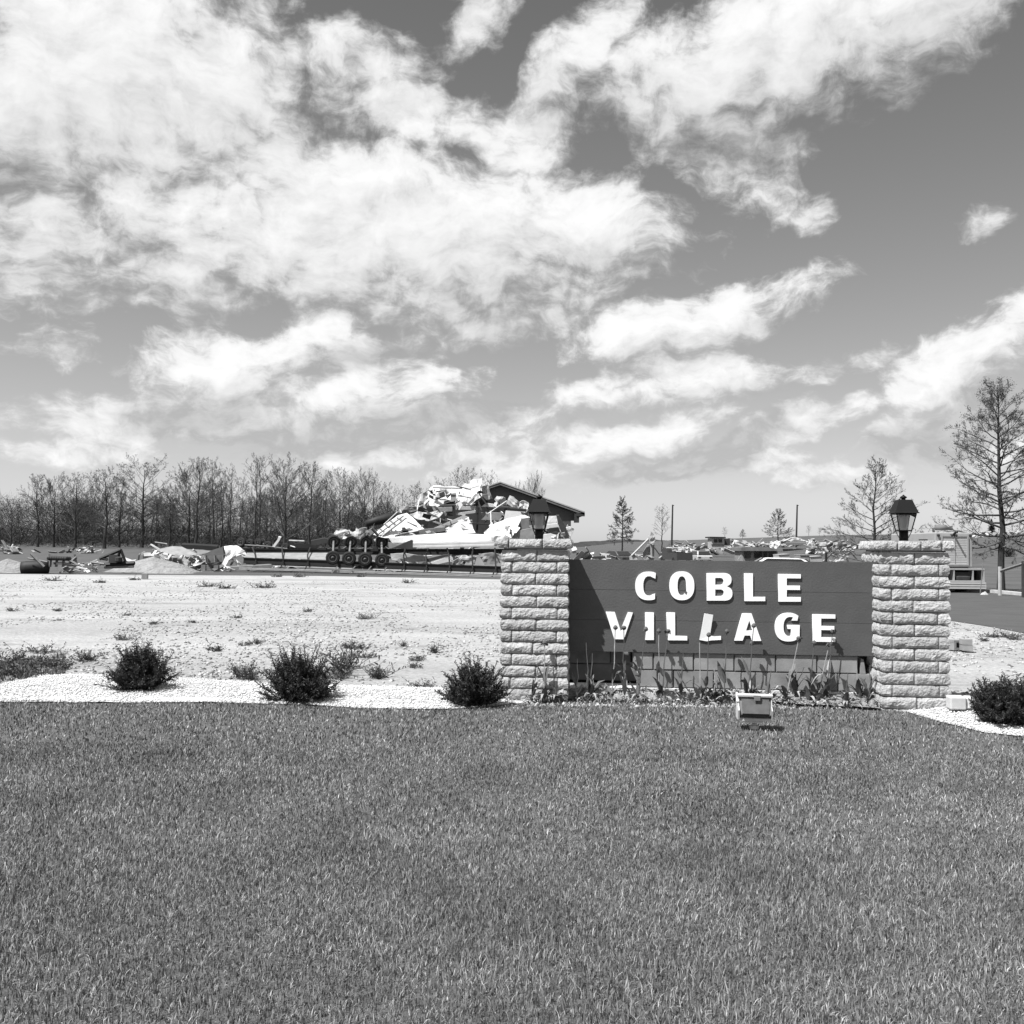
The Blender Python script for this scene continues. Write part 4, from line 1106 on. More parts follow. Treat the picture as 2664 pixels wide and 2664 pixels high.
# lone trees beyond the sign
PINL = tree_meshes(201, 9.6, .17, 'pin', .012, 5)
PINM = tree_meshes(202, 9.0, .14, 'open', .016, 4)
PINS = tree_meshes(203, 9.0, .15, 'pin', .040, 4)
PINR = tree_meshes(204, 9.0, .15, 'open', .040, 3)
def lone(ms, H, px, by, ty, Y, sx, label, rz=0, group='lone bare trees beyond the sign'):
    g = P(px, by, Y); g.z = max(terrain(g.x, Y), g.z - .0) if abs(terrain(g.x, Y) - g.z) < .3 else terrain(g.x, Y)
    h = (P(px, ty, Y).z - g.z) / ms[2]
    return put_tree(ms, g, label, group, (h * sx, h * sx, h), rz, 'lone_tree')
big = lone(PINL, 9.6, 2604, 1536, 985, 43, 1.0, 'tall budding tree with a dark straight trunk behind the fence on the right', .6)
# its opening buds
mb = MB(); me = PINL[1]; rnd = random.Random(5)
for v in list(me.vertices)[::26]:
    if v.co.z < 2.6 or rnd.random() > (.15 + .75 * min(1, (v.co.z - 2.6) / 5)): continue
    for q in range(2):
        p = v.co + Vector((rnd.gauss(0, .08), rnd.gauss(0, .08), rnd.gauss(0, .08))); d = Vector((rnd.gauss(0, 1), rnd.gauss(0, 1), rnd.gauss(0, 1))).normalized()
        twig(mb, rnd, p, d, rnd.uniform(.03, .07), .022)
mb.build('buds', MT['bud'], big)
lone(PINM, 9.0, 2268, 1420, 1186, 72, 1.05, 'spreading bare tree between the debris and the right lantern', 2.0)
lone(PINS, 9.0, 1618, 1424, 1290, 200, .85, 'conical bare tree nearest the left pillar on the open field')
lone(SLIM[0], 16, 1722, 1424, 1310, 200, 1.5, 'thin multi-stemmed bare tree left of the left utility pole')
lone(PINR, 9.0, 2024, 1412, 1322, 220, 1.15, 'round bare tree left of the right utility pole', 1.1)
lone(SLIM[1], 16, 1886, 1412, 1370, 300, 1.6, 'faint small tree behind the roofed trailer with windows')
lone(PINS, 9.0, 1932, 1412, 1376, 300, 1.1, 'faint tiny tree right of the roofed trailer', 2.2)
lone(SLIM[0], 16, 2104, 1405, 1365, 300, 1.8, 'faint leaning tree right of the right utility pole')
lone(SLIM[1], 16, 2132, 1405, 1372, 300, 1.5, 'faint thin tree left of the spreading bare tree')
lone(PINS, 9.0, 1440, 1424, 1300, 190, .8, 'small bare tree hidden behind the house roof') if False else None

# dark evergreen far right and bushes by the field
def conifer(loc, h, w, label):
    rnd = random.Random(int(h * 100)); root = thing('evergreen', loc, label, 'tree')
    tr, fo = MB(), MB(); tr.tube([(0, 0, 0), (0, 0, h)], [w * .06, .02], 6)
    for i in range(520):
        t = rnd.random() ** .8; z = h * (.12 + .88 * t); r = w / 2 * (1 - t) ** .85; a = rnd.uniform(0, 6.283)
        twig(fo, rnd, Vector((0, 0, z)), Vector((math.cos(a), math.sin(a), rnd.uniform(-.35, .3))).normalized(), r * rnd.uniform(.5, 1.15) + .05, .09)
    tr.build('trunk', MT['bark'], root); fo.build('foliage', MT['yew'], root)
g = P(2580, 1405, 150); g.z = terrain(g.x, 150); conifer(g, 2.6, 1.8, 'dark young evergreen left of the tall trunk on the far rise')
def brush(px, by, Y, w, h, label, n=260, m='weed'):
    rnd = random.Random(px); g = P(px, by, Y); g.z = terrain(g.x, Y); root = thing('bush', g, label, 'bush'); fo = MB(); st = MB()
    for i in range(n):
        d = Vector((rnd.gauss(0, .6), rnd.gauss(0, .6), rnd.uniform(.2, 1))).normalized(); p = Vector((rnd.gauss(0, w * .22), rnd.gauss(0, w * .22), rnd.uniform(0, h * .6)))
        twig(fo, rnd, p, d, h * rnd.uniform(.25, .6), w * .035)
    for i in range(6): st.tube([(rnd.gauss(0, w * .1), 0, -.1), (rnd.gauss(0, w * .25), rnd.gauss(0, w * .2), h * .7)], [.03, .01], 4)
    st.build('stem', MT['bark'], root); fo.build('foliage', MT[m], root)
brush(2622, 1425, 110, 1.6, 1.1, 'dark bush right of the tall trunk on the grassy rise', m='yew')
brush(2232, 1450, 46, 1.5, 1.15, 'leafless scrub bush just left of the right pillar cap')
brush(1750, 1424, 180, 3.0, 2.0, 'low brush at the foot of the left utility pole')
# ------------------------------------------------------------------ the wreck: overturned chassis, torn sheets, house
def r3(x, y): return (820 + x / 2.611, 1220 + y / 2.611)
def r4(x, y): return (x / 2.356, 1150 + y / 2.356)
def panel(name, mt, pts, Y, parent=None, f=r3, th=.05, tilt=0.0, wrinkle=0.0, dY=None, seed=0):
    """a sheet with its own distance and thickness; tilt leans its top away, dY slants it left to right"""
    ps = []
    q = [f(*p) for p in pts]; cy = sum(p[1] for p in q) / len(q); cx = sum(p[0] for p in q) / len(q)
    for i, (x, y) in enumerate(q):
        yy = Y + (cy - y) / FPX * Y * tilt + (dY or 0) * (x - cx) / 100
        ps.append(P(x, y, yy))
    o = parent.location if parent else Vector((0, 0, 0))
    bm = bmesh.new(); vs = [bm.verts.new(p - o) for p in ps]; fc = bm.faces.new(vs)
    if wrinkle:
        bmesh.ops.triangulate(bm, faces=[fc]); bmesh.ops.subdivide_edges(bm, edges=bm.edges[:], cuts=3, use_grid_fill=True)
        off = Vector((seed * 3.1, seed * 1.7, 0))
        for v in bm.verts:
            n1 = mnoise.noise(v.co * 2.2 + off) + .6 * mnoise.noise(v.co * 5 + off); n2 = mnoise.noise(v.co * 3.5 - off)
            v.co += Vector((.15 * n2, n1, .35 * n2)) * wrinkle
    r = bmesh.ops.extrude_face_region(bm, geom=bm.faces[:])
    for e in r['geom']:
        if isinstance(e, bmesh.types.BMVert): e.co += Vector((0, th, th * .3 if th < .35 else 0))
    bmesh.ops.recalc_face_normals(bm, faces=bm.faces[:])
    me = bpy.data.meshes.new(name); bm.to_mesh(me); bm.free(); me.materials.append(MT[mt])
    return link(name, me, parent)
def bar(name, mt, a, b, r, Y, parent=None, f=r3, Y2=None, sq=True):
    p, q = P(*f(*a), Y), P(*f(*b), Y2 or Y); o = parent.location if parent else Vector((0, 0, 0))
    mb = MB(); mb.tube([p - o, q - o], r * (1.2 if sq else 1), 4 if sq else 8); return mb.build(name, MT[mt], parent)

# house behind: gable end towards us
hY = 56.0
hp = lambda x, y, Y=hY: P(*r3(x, y), Y)
house = thing('house', Vector((hp(1257, 300).x, hY, 0)), 'dark-gabled house standing behind the wreck heap', 'house')
HO = house.location
pk, ev = hp(1257, 112), hp(1790, 302); ev2 = Vector((2 * pk.x - ev.x, ev.y, ev.z))
mb = MB(); zb = hp(1790, 352).z
mb.prism([Vector((ev2.x + .25, hY, zb)) - HO, Vector((ev.x - .25, hY, zb)) - HO, Vector((ev.x - .25, hY, ev.z)) - HO, pk - HO, Vector((ev2.x + .25, hY, ev.z)) - HO], (0, .2, 0)); mb.build('gable', MT['housedark'], house)
mb = MB(); mb.box(Vector((pk.x, hY + 4.5, zb / 2 - .3)) - HO, (ev.x - ev2.x - .9, 8.8, zb + .6)); mb.build('wall', MT['light'], house)
for s_, e in ((1, ev), (-1, ev2)):
    d = (e - pk).normalized(); n = Vector((-d.z * s_, 0, d.x * s_)) ; e2 = e + d * .35
    n = Vector((0, 0, 1))
    mb = MB(); y0 = Vector((0, -.45, 0))
    mb.prism([pk + y0 - HO, e2 + y0 - HO, e2 + y0 + n * .16 - HO, pk + y0 + n * .16 - HO], (0, 9.6, 0)); mb.build('roof', MT['mid'], house)
    mb = MB(); mb.prism([pk + y0 + Vector((0, -.03, .14)) - HO, e2 + y0 + Vector((0, -.03, .14)) - HO, e2 + y0 + Vector((0, -.03, .21)) - HO, pk + y0 + Vector((0, -.03, .21)) - HO], (0, .12, 0)); mb.build('fascia', MT['light'], house)
    mb = MB(); mb.box(Vector((e.x - s_ * .14, hY - .15, e.z - .28)) - HO, (.28, .5, .55)); mb.box(Vector((e.x + s_ * .08, hY - .3, e.z - .08)) - HO, (.5, .3, .2)); mb.build('eave_bracket', MT['dark'], house)

# the collapsed mobile home
wk = thing('wrecked_home', Vector((P(1200, 1440, 46).x, 46, 0)), 'collapsed mobile home heaped in torn white sheets behind the overturned frame', 'wreck')
pn = lambda *a, **k: panel(*a, parent=wk, **k)
pn('interior_shade', 'dark', [(560, 262), (800, 250), (1120, 240), (1445, 275), (1445, 480), (1090, 480), (720, 480), (600, 340)], 49.5, th=.2)  # dark sheet standing in for the shade inside the heap
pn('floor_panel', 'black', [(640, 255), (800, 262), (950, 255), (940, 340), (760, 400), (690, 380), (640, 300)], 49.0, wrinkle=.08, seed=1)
pn('torn_sheet', 'white', [(765, 150), (800, 115), (900, 122), (1000, 120), (1020, 95), (1045, 105), (1060, 78), (1130, 66), (1132, 190), (1090, 215), (1060, 242), (1000, 248), (960, 225), (880, 205), (870, 240), (830, 258), (775, 250), (770, 200)], 47.2, tilt=.5, wrinkle=.16, seed=2)
pn('torn_sheet', 'light', [(1132, 112), (1175, 105), (1190, 180), (1202, 208), (1165, 205), (1140, 175)], 47.6, wrinkle=.2, seed=3)
pn('torn_sheet', 'light', [(700, 185), (740, 165), (790, 118), (800, 140), (772, 200), (742, 232), (690, 268), (600, 262), (640, 253), (690, 235)], 47.8, tilt=.6, wrinkle=.22, seed=4)
pn('torn_sheet', 'grey', [(560, 255), (640, 250), (700, 262), (690, 285), (600, 300), (570, 285)], 47.4, wrinkle=.12, seed=5)
pn('torn_hole', 'dark', [(842, 165), (872, 158), (885, 172), (862, 190), (845, 188)], 46.75, wrinkle=.02); pn('wood_patch', 'mid', [(922, 168), (958, 165), (955, 220), (918, 222)], 46.8, tilt=.4)  # holes are dark sheets laid on, their shade put into the colour
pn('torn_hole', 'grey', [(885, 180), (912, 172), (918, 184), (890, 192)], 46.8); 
for a, b in (((800, 125), (1000, 130)), ((970, 180), (1060, 195)), ((1040, 230), (1100, 170))): bar('rib', 'light', a, b, .035, 46.7, wk)
pn('torn_sheet', 'light', [(1215, 212), (1235, 183), (1292, 200), (1300, 245), (1250, 250)], 47.5, wrinkle=.18, seed=6)
pn('torn_sheet', 'light', [(1298, 232), (1320, 182), (1350, 190), (1400, 235), (1392, 268), (1330, 258)], 47.4, wrinkle=.2, seed=7)
pn('torn_sheet', 'white', [(1390, 222), (1405, 214), (1452, 232), (1448, 278), (1385, 268)], 47.3, wrinkle=.14, seed=8)
pn('board', 'dark', [(1065, 245), (1140, 200), (1200, 235), (1250, 262), (1110, 258)], 47.8); pn('board', 'white', [(1130, 255), (1165, 232), (1215, 240), (1245, 262)], 47.5)
pn('floor_joist', 'grey', [(795, 262), (932, 260), (930, 288), (808, 292)], 46.9); pn('floor_joist', 'light', [(955, 252), (1092, 254), (1085, 277), (955, 276)], 46.8); pn('floor_joist', 'light', [(955, 302), (1090, 282), (1088, 298), (960, 316)], 46.7)
pn('floor_joist', 'black', [(930, 248), (952, 248), (950, 315), (934, 318)], 46.6)
pn('wall_stud', 'black', [(1102, 252), (1114, 252), (1105, 430), (1092, 430)], 46.5, th=.1); pn('wall_stud', 'black', [(1284, 268), (1298, 270), (1276, 352), (1258, 348)], 46.5, th=.1)
pn('wall_stud', 'black', [(1105, 256), (1435, 275), (1435, 292), (1105, 268)], 46.4, th=.1); pn('wall_stud', 'black', [(1062, 368), (1210, 374), (1210, 382), (1062, 376)], 46.4, th=.1)
pn('wall_or_shade_panel', 'grey', [(1128, 296), (1272, 298), (1256, 350), (1126, 345)], 47.0); pn('wall_or_shade_panel', 'mid', [(1115, 262), (1275, 275), (1270, 298), (1128, 294)], 47.6); pn('wall_or_shade_panel', 'light', [(1292, 282), (1432, 290), (1405, 322), (1282, 348)], 46.9, tilt=.5)
pn('roof_sheet', 'white', [(1145, 436), (1200, 382), (1300, 340), (1420, 316), (1458, 330), (1400, 342), (1335, 470), (1150, 470)], 44.8, tilt=.7, wrinkle=.10, seed=9)
pn('wall_or_shade_panel', 'mid', [(1400, 340), (1452, 330), (1455, 400), (1365, 432)], 45.0); pn('wall_or_shade_panel', 'grey', [(1330, 470), (1375, 420), (1490, 398), (1490, 475)], 44.6)  # shadow right of the white sheet, put in as two darker panels
pn('roof_sheet', 'light', [(1562, 322), (1640, 320), (1655, 350), (1640, 395), (1570, 402)], 45.0, tilt=.4, wrinkle=.06, seed=10); pn('roof_sheet', 'white', [(1560, 378), (1645, 372), (1664, 398), (1566, 408)], 44.8)
pn('torn_hole', 'black', [(1588, 404), (1652, 396), (1664, 428), (1592, 428)], 44.7); pn('wall_or_shade_panel', 'grey', [(1540, 408), (1590, 405), (1600, 430), (1672, 432), (1705, 475), (1540, 475)], 44.9)
pn('roof_edge', 'dark', [(1638, 318), (1656, 318), (1700, 395), (1725, 470), (1698, 475), (1676, 440), (1652, 380)], 44.4, th=.2); pn('torn_sheet', 'white', [(1698, 402), (1730, 392), (1760, 406), (1742, 455), (1722, 462)], 44.6, wrinkle=.1, seed=11)
pn('roof_sheet', 'white', [(1490, 455), (1600, 440), (1640, 452), (1650, 475), (1490, 478)], 44.3); pn('torn_sheet', 'light', [(1670, 438), (1695, 432), (1700, 455), (1675, 460)], 44.2, wrinkle=.1, seed=12)
pn('torn_sheet', 'light', [(640, 312), (690, 290), (760, 300), (830, 285), (868, 300), (840, 332), (770, 352), (700, 342)], 46.6, tilt=.6, wrinkle=.14, seed=13)
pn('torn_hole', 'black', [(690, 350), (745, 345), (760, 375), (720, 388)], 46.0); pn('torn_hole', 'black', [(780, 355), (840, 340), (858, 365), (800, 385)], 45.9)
pn('board', 'grey', [(800, 405), (1010, 316), (1046, 328), (1000, 346), (832, 412)], 45.6, tilt=.3); pn('roof_sheet', 'white', [(880, 408), (960, 368), (1040, 332), (1072, 400), (1088, 436), (900, 440)], 45.2, tilt=.6, wrinkle=.13, seed=14)
pn('roof_sheet', 'white', [(395, 445), (480, 375), (560, 318), (620, 300), (662, 330), (742, 412), (700, 436), (560, 466), (470, 470)], 45.2, tilt=.7, wrinkle=.06, seed=15)
for a, b in (((430, 440), (600, 316)), ((470, 372), (505, 400)), ((455, 455), (620, 330)), ((510, 350), (545, 380)), ((540, 455), (700, 420)), ((555, 330), (590, 352)), ((440, 405), (470, 430))): bar('rafter', 'light', a, b, .04, 44.9, wk)
pn('torn_sheet', 'light', [(125, 442), (150, 395), (182, 410), (252, 430), (272, 425), (276, 384), (288, 410), (342, 398), (382, 410), (332, 472), (270, 482), (132, 462)], 46.0, wrinkle=.2, seed=16)
pn('board', 'grey', [(298, 462), (382, 402), (414, 420), (340, 478)], 45.4); pn('board', 'mid', [(640, 436), (720, 412), (880, 396), (888, 420), (700, 452)], 44.9)
mb = MB(); o = wk.location; mb.tube([P(*r3(345, 372), 45.8) - o, P(*r3(420, 352), 46) - o, P(*r3(500, 335), 46.2) - o, P(*r3(570, 318), 46.4) - o], [.16, .22, .26, .14], 9); mb.build('carpet_roll', MT['black'], wk, True)
bar('pole', 'light', (468, 378), (560, 292), .03, 44.6, wk); bar('pole', 'dark', (385, 405), (430, 455), .05, 44.6, wk); bar('pole', 'mid', (560, 262), (600, 120), .03, 50, wk) if False else None
# long fallen side wall: lap siding, course by course
nl = 7
for i in range(nl):
    t0, t1 = i / nl, (i + 1) / nl
    def lerp(a, b, t): return (a[0] + (b[0] - a[0]) * t, a[1] + (b[1] - a[1]) * t)
    l0, l1 = (498, 466), (520, 500); m0, m1_ = (895, 434), (905, 500); q0, q1 = (1290, 452), (1285, 500)
    pn('siding_board', 'white', [lerp(l0, l1, t0), lerp(m0, m1_, t0), lerp(q0, q1, t0), lerp(q0, q1, t1), lerp(m0, m1_, t1), lerp(l0, l1, t1)], 44.0 - i * .03, th=.03, tilt=1.2)
for i in range(4):
    y0, y1 = 503 + i * 10, 511 + i * 10
    pn('siding_board', 'white' if i % 2 == 0 else 'light', [(662, y0), (1265, y0 - 16), (1268, y1 - 15), (664, y1)], 43.6 - i * .05, th=.03)
pn('board', 'dark', [(528, 536), (652, 484), (664, 488), (662, 545)], 43.3); pn('board', 'grey', [(495, 500), (560, 510), (640, 490), (540, 532), (500, 540)], 43.5)
pn('torn_sheet', 'white', [(1195, 462), (1290, 446), (1330, 470), (1262, 500), (1200, 490)], 43.4, wrinkle=.08, seed=17)

# torn scraps, splinters and crumpled skin all over the heap: past counting
rnd = random.Random(41)
HEAP_TOP = [(130, 440), (270, 400), (420, 350), (600, 290), (700, 210), (790, 140), (1000, 110), (1130, 90), (1200, 190), (1400, 240), (1560, 330), (1700, 400), (1760, 420)]
for mt, n in (('white', 34), ('light', 34), ('grey', 26), ('black', 30)):
    mb = MB()
    for i in range(n):
        x = rnd.uniform(150, 1740); yt = np.interp(x, [q[0] for q in HEAP_TOP], [q[1] for q in HEAP_TOP]); y = yt + (475 - yt) * rnd.random() ** 1.2 * .96
        Y = 47.2 - 3.0 * (y - yt) / (480 - yt) - .25 + rnd.uniform(-.2, .2); c = P(*r3(x, y), Y) - wk.location
        w, h = rnd.uniform(.06, .28), rnd.uniform(.04, .18); R = Matrix.Rotation(rnd.gauss(0, .7), 3, 'Y') @ Matrix.Rotation(rnd.gauss(.2, .6), 3, 'X') @ Matrix.Rotation(rnd.gauss(0, .6), 3, 'Z')
        if rnd.random() < .3: w, h = w * 2.4, .05
        k = [Vector((-w * rnd.uniform(.3, 1), 0, -h * rnd.uniform(.3, 1))), Vector((w * rnd.uniform(.3, 1), 0, -h * rnd.uniform(.3, 1))), Vector((w * rnd.uniform(.3, 1), .0, h * rnd.uniform(.2, 1))), Vector((-w * rnd.uniform(0, 1), .0, h * rnd.uniform(.3, 1)))]
        mb.prism([c + R @ v for v in k], R @ Vector((0, .03, 0)))
    tag(mb.build('scraps', MT[mt], wk), kind='stuff')

# overturned chassis in front: two rails, outriggers, four axles with eight wheels
ch = thing('overturned_trailer', Vector((P(950, 1460, 43.5).x, 43.5, 0)), 'overturned black trailer frame with four axles and eight tyres in the air', 'trailer frame')
CO = ch.location
def rail(a, b, Ya, Yb, h, nm='rail', m='black'):
    p, q = P(*a, Ya) - CO, P(*b, Yb) - CO
    n = Vector((-(q - p).y, (q - p).x, 0)).normalized() * .14
    mb = MB(); z = Vector((0, 0, h / 2))
    mb.prism([p - z - n / 2, q - z - n / 2, q - z + Vector((0, 0, .03)) - n / 2, p - z + Vector((0, 0, .03)) - n / 2], n)
    mb.prism([p + z - n / 2 - Vector((0, 0, .03)), q + z - n / 2 - Vector((0, 0, .03)), q + z - n / 2, p + z - n / 2], n)
    mb.prism([p - z - n / 8, q - z - n / 8, q + z - n / 8, p + z - n / 8], n / 4)
    return mb.build(nm, MT[m], ch)
rail((634, 1458), (1345, 1483), 45.0, 41.2, .28); rail((640, 1435), (1345, 1436), 47.4, 43.6, .29)
rail((600, 1478), (1345, 1500), 44.6, 40.8, .08, 'edge_rail', 'light')
pt = [P(636, 1450, 45.8) - CO, P(1345, 1474, 42.0) - CO, P(1345, 1440, 43.3) - CO, P(642, 1440, 47.0) - CO]
mb = MB(); mb.prism([pt[0], P(860, 1457, 44.7) - CO, P(860, 1440, 46.0) - CO, pt[3]], (0, .02, .04)); mb.build('belly_sheet', MT['grey'], ch)
mb = MB(); mb.prism([P(640, 1470, 44.9) - CO, P(1345, 1496, 41.0) - CO, P(1345, 1486, 41.5) - CO, P(640, 1464, 45.3) - CO], (0, .02, .03)); mb.build('belly_sheet', MT['grey'], ch)
for x in (664, 735, 800, 1050, 1108, 1168, 1228, 1288):
    t = (x - 634) / 711; Yn, Yf = 44.8 - 3.8 * t, 47.3 - 3.8 * t
    b = 1478 + 22 * t
    mb = MB(); mb.tube([P(x + 8 * math.sin(x), 1424 + 2 * t, Yf) - CO, P(x, 1444, (Yn + Yf) / 2) - CO, P(x + 2, 1458 + 22 * t, Yn) - CO], .035, 4); mb.tube([P(x + 2, 1458 + 22 * t, Yn) - CO, P(x - 9, b + 4, Yn - .3) - CO], .035, 4)
    mb.build('outrigger', MT['black'], ch)
for x in (870, 916, 958, 1000, 1014):
    mb = MB(); mb.tube([P(x + 8, 1473, 43.0) - CO, P(x - 8, 1492, 42.6) - CO], .03, 4); mb.build('outrigger', MT['mid'], ch)
def wheel(p, ax, r, parent, w=.20):
    n = 18; mb = MB()
    mb.lathe([(r * .55, -w / 2), (r * .80, -w / 2 - .01), (r * .95, -w * .42), (r, -w * .2), (r, w * .2), (r * .95, w * .42), (r * .80, w / 2 + .01), (r * .55, w / 2)], p, n, ax, caps=False)
    t = mb.build('tyre', MT['rubber'], parent, False)
    rm = MB(); rm.lathe([(r * .60, -w / 2 - .015), (r * .50, -w / 2 - .012), (r * .46, -w * .2), (r * .24, -w * .1), (r * .22, -w / 2), (r * .10, -w / 2 - .03)], p, n, ax, caps=False); rm.lathe([(r * .10, w / 2 + .03), (r * .22, w / 2), (r * .24, w * .1), (r * .46, w * .2), (r * .50, w / 2 + .012), (r * .60, w / 2 + .015)], p, n, ax, caps=False)
    rm.build('rim', MT['rim'], parent)
UP = [(868, 1408), (912, 1409), (952, 1409), (993, 1409)]; LO = [(866, 1451), (908, 1453), (950, 1455), (994, 1457)]
for (a, b) in zip(UP, LO):
    Yl = 43.9; p = P(*b, 43.0); q = P(*a, 45.2)
    ax = (p - q).normalized(); ax = (ax + Vector((0, -.6, .25))).normalized()
    axle = MB(); axle.tube([q - CO, p - CO], .05, 6); axle.tube([p + Vector((0, .3, -.1)) - CO, p + Vector((0, .5, .25)) - CO], .06, 4)
    ao = axle.build('axle', MT['mid'], ch)
    wheel(p - CO, ax, .325, ao); wheel(q - CO, (ax + Vector((.1, 0, -.12))).normalized(), .305, ao)
for x, y in ((840, 1428), (890, 1430), (932, 1430), (975, 1431), (888, 1470), (932, 1472), (976, 1474)):
    mb = MB(); mb.box(P(x, y, 44.2) - CO, (.34, .3, .10)); mb.build('spring', MT['black'], ch)
# things lying between the rails
tag(panel('scrap_sheet', 'light', [(510, 578), (600, 572), (760, 598), (765, 628), (640, 632), (520, 618)], 44.3, wrinkle=.05), 'long pale panel wedged between the rails right of the tyres', 'panel')
tag(panel('torn_sheet', 'white', [(775, 640), (905, 598), (935, 640), (930, 650), (850, 648)], 43.6, th=.04), 'white triangular sheet between the frame rails', 'sheet')
tag(panel('torn_sheet', 'light', [(935, 630), (1000, 588), (1095, 602), (1085, 650), (1000, 628), (960, 652)], 43.2, wrinkle=.12), 'crumpled pale sheet right of the white triangle between the rails', 'sheet')
tag(panel('torn_sheet', 'grey', [(1110, 578), (1200, 570), (1265, 582), (1265, 640), (1150, 652)], 43.0, wrinkle=.1), 'crumpled grey sheet between the rails next to the pillar', 'sheet')
tag(panel('plank', 'dark', [(745, 615), (880, 583), (930, 585), (760, 635)], 43.4, th=.08), 'dark plank lying across the gap between the rails', 'plank')

# second frame behind, only its tyres show over the first
c2 = thing('overturned_trailer', Vector((P(680, 1420, 52).x, 52, 0)), 'second overturned frame behind, six tyres in a row at its left end', 'trailer frame')
CO = c2.location
for i, (x, y, s_) in enumerate(((1480, 616, 1.1), (1533, 620, .95), (1584, 618, .95), (1642, 634, 1.0), (1697, 640, .9), (1752, 642, .85))):
    ax = MB(); p = P(*r4(x, y), 51.0 + .2 * i) - CO; ax.tube([p, p + Vector((.2, .9, -.15))], .05, 6); ao = ax.build('axle', MT['mid'], c2); wheel(p, Vector((-.35, -1, .1)), .25 * s_, ao, .19)
mb = MB(); mb.tube([P(*r4(1500, 632), 50.8) - CO, P(*r4(1640, 640), 50.9) - CO, P(*r4(1760, 655), 51.2) - CO], .05, 5); mb.build('brake_rod', MT['mid'], c2)
mb = MB(); mb.box(P(*r4(1850, 640), 52) - CO, (1.7, .2, .3)); mb.box(P(*r4(1650, 668), 52) - CO, (5.5, .2, .34)); mb.build('rail', MT['black'], c2)
tag(panel('white_pipe', 'white', [(1668, 640), (1700, 598), (1706, 580), (1722, 584), (1712, 606), (1682, 645)], 50.4, f=r4, th=.12), 'bent white pipe sticking up among the six rear tyres', 'pipe')
tag(panel('torn_roof', 'black', [(1110, 628), (1200, 632), (1330, 640), (1332, 664), (1240, 664), (1118, 652)], 53, f=r4, th=.3), 'black sheet of roofing lying left of the tyre row', 'roofing')
tag(panel('torn_roof', 'dark', [(0, 478), (80, 470), (92, 500), (90, 545), (0, 545)], 47.6, th=.2), 'dark roofing sheet behind the left end of the wheels', 'roofing') if False else None
tag(panel('torn_sheet', 'dark', [(-30, 488), (60, 470), (95, 478), (90, 500), (0, 520), (-30, 515)], 48.5, th=.1), 'dark crumpled sheet left of the raised tyres', 'sheet')

# left end: ripped end wall and box
tag(panel('torn_sheet', 'white', [(1372, 640), (1450, 635), (1500, 664), (1508, 692), (1462, 684), (1402, 722), (1372, 778), (1358, 752), (1385, 692)], 45.2, f=r4, wrinkle=.12, tilt=.4), 'white torn sheet draped over the left end of the frame', 'sheet')
pb = thing('broken_box', Vector((P(*r4(1310, 715), 46).x, 46, 0)), 'dark broken box of wall framing left of the draped white sheet', 'box')
panel('side', 'mid', [(1258, 700), (1372, 690), (1375, 740), (1262, 742)], 46, pb, r4, .6); panel('lid', 'dark', [(1250, 690), (1300, 665), (1365, 645), (1372, 690), (1258, 702)], 46.3, pb, r4, .1, tilt=1)
for x in (1262, 1318, 1370): bar('post', 'wood', (x, 695), (x + 4, 742), .05, 45.9, pb, r4)
tag(panel('tarpaulin', 'black', [(1268, 742), (1372, 738), (1395, 768), (1290, 778)], 45.7, f=r4, wrinkle=.15), 'black tarpaulin under the broken box', 'tarpaulin')
tag(panel('pipe', 'mid', [(1385, 768), (1660, 752), (1672, 765), (1650, 775), (1390, 780)], 44.4, f=r4, th=.15), 'grey bent gutter lying along the front of the frame', 'gutter')

# boards and sheets, left middle
tag(panel('roof_panel', 'grey', [(958, 662), (1050, 642), (1110, 645), (1200, 690), (1130, 700), (1060, 692)], 50, f=r4, tilt=3, th=.12), 'grey roof panel sloping behind the gravel heap', 'panel')
tag(panel('roof_panel', 'mid', [(1100, 660), (1240, 664), (1290, 672), (1200, 698), (1120, 680)], 50.6, f=r4, tilt=3, th=.12), 'brown layered roof panel beside the grey one', 'panel')
def heap(name, px, by, Y, w, h, mt, label, kind=None, dep=.7, seed=0):
    g = P(px, by, Y); g.z = terrain(g.x, Y); vs, fs = [], []; n, m = 22, 12
    for j in range(m + 1):
        for i in range(n + 1):
            u, v = i / n * 2 - 1, j / m * 2 - 1; r = math.hypot(u, v)
            z = h * max(0, 1 - r ** 1.6) * (1 + .35 * mnoise.noise(Vector((u * 2 + seed, v * 2, seed)))) + .05 * h * mnoise.noise(Vector((u * 9, v * 9, seed))) - .03
            vs.append((u * w / 2, v * w / 2 * dep, z))
    for j in range(m):
        for i in range(n): a = j * (n + 1) + i; fs.append((a, a + 1, a + n + 2, a + n + 1))
    me = bpy.data.meshes.new(name); me.from_pydata(vs, [], fs); me.materials.append(MT[mt]); o = link(name, me); o.location = g
    return tag(o, label, 'heap', kind=kind)
heap('gravel_heap', 22, 1485, 41, 2.4, .6, 'gravelpile', 'rounded gravel heap at the left edge of the lot', seed=1)
heap('gravel_heap', 398, 1476, 44, 4.2, .6, 'gravelpile', 'long pale gravel heap behind the trailer hitch', seed=2)
heap('soil_heap', 440, 1478, 42, 2.2, .32, 'gravelpile', 'low gravel spill right of the hitch', seed=5)
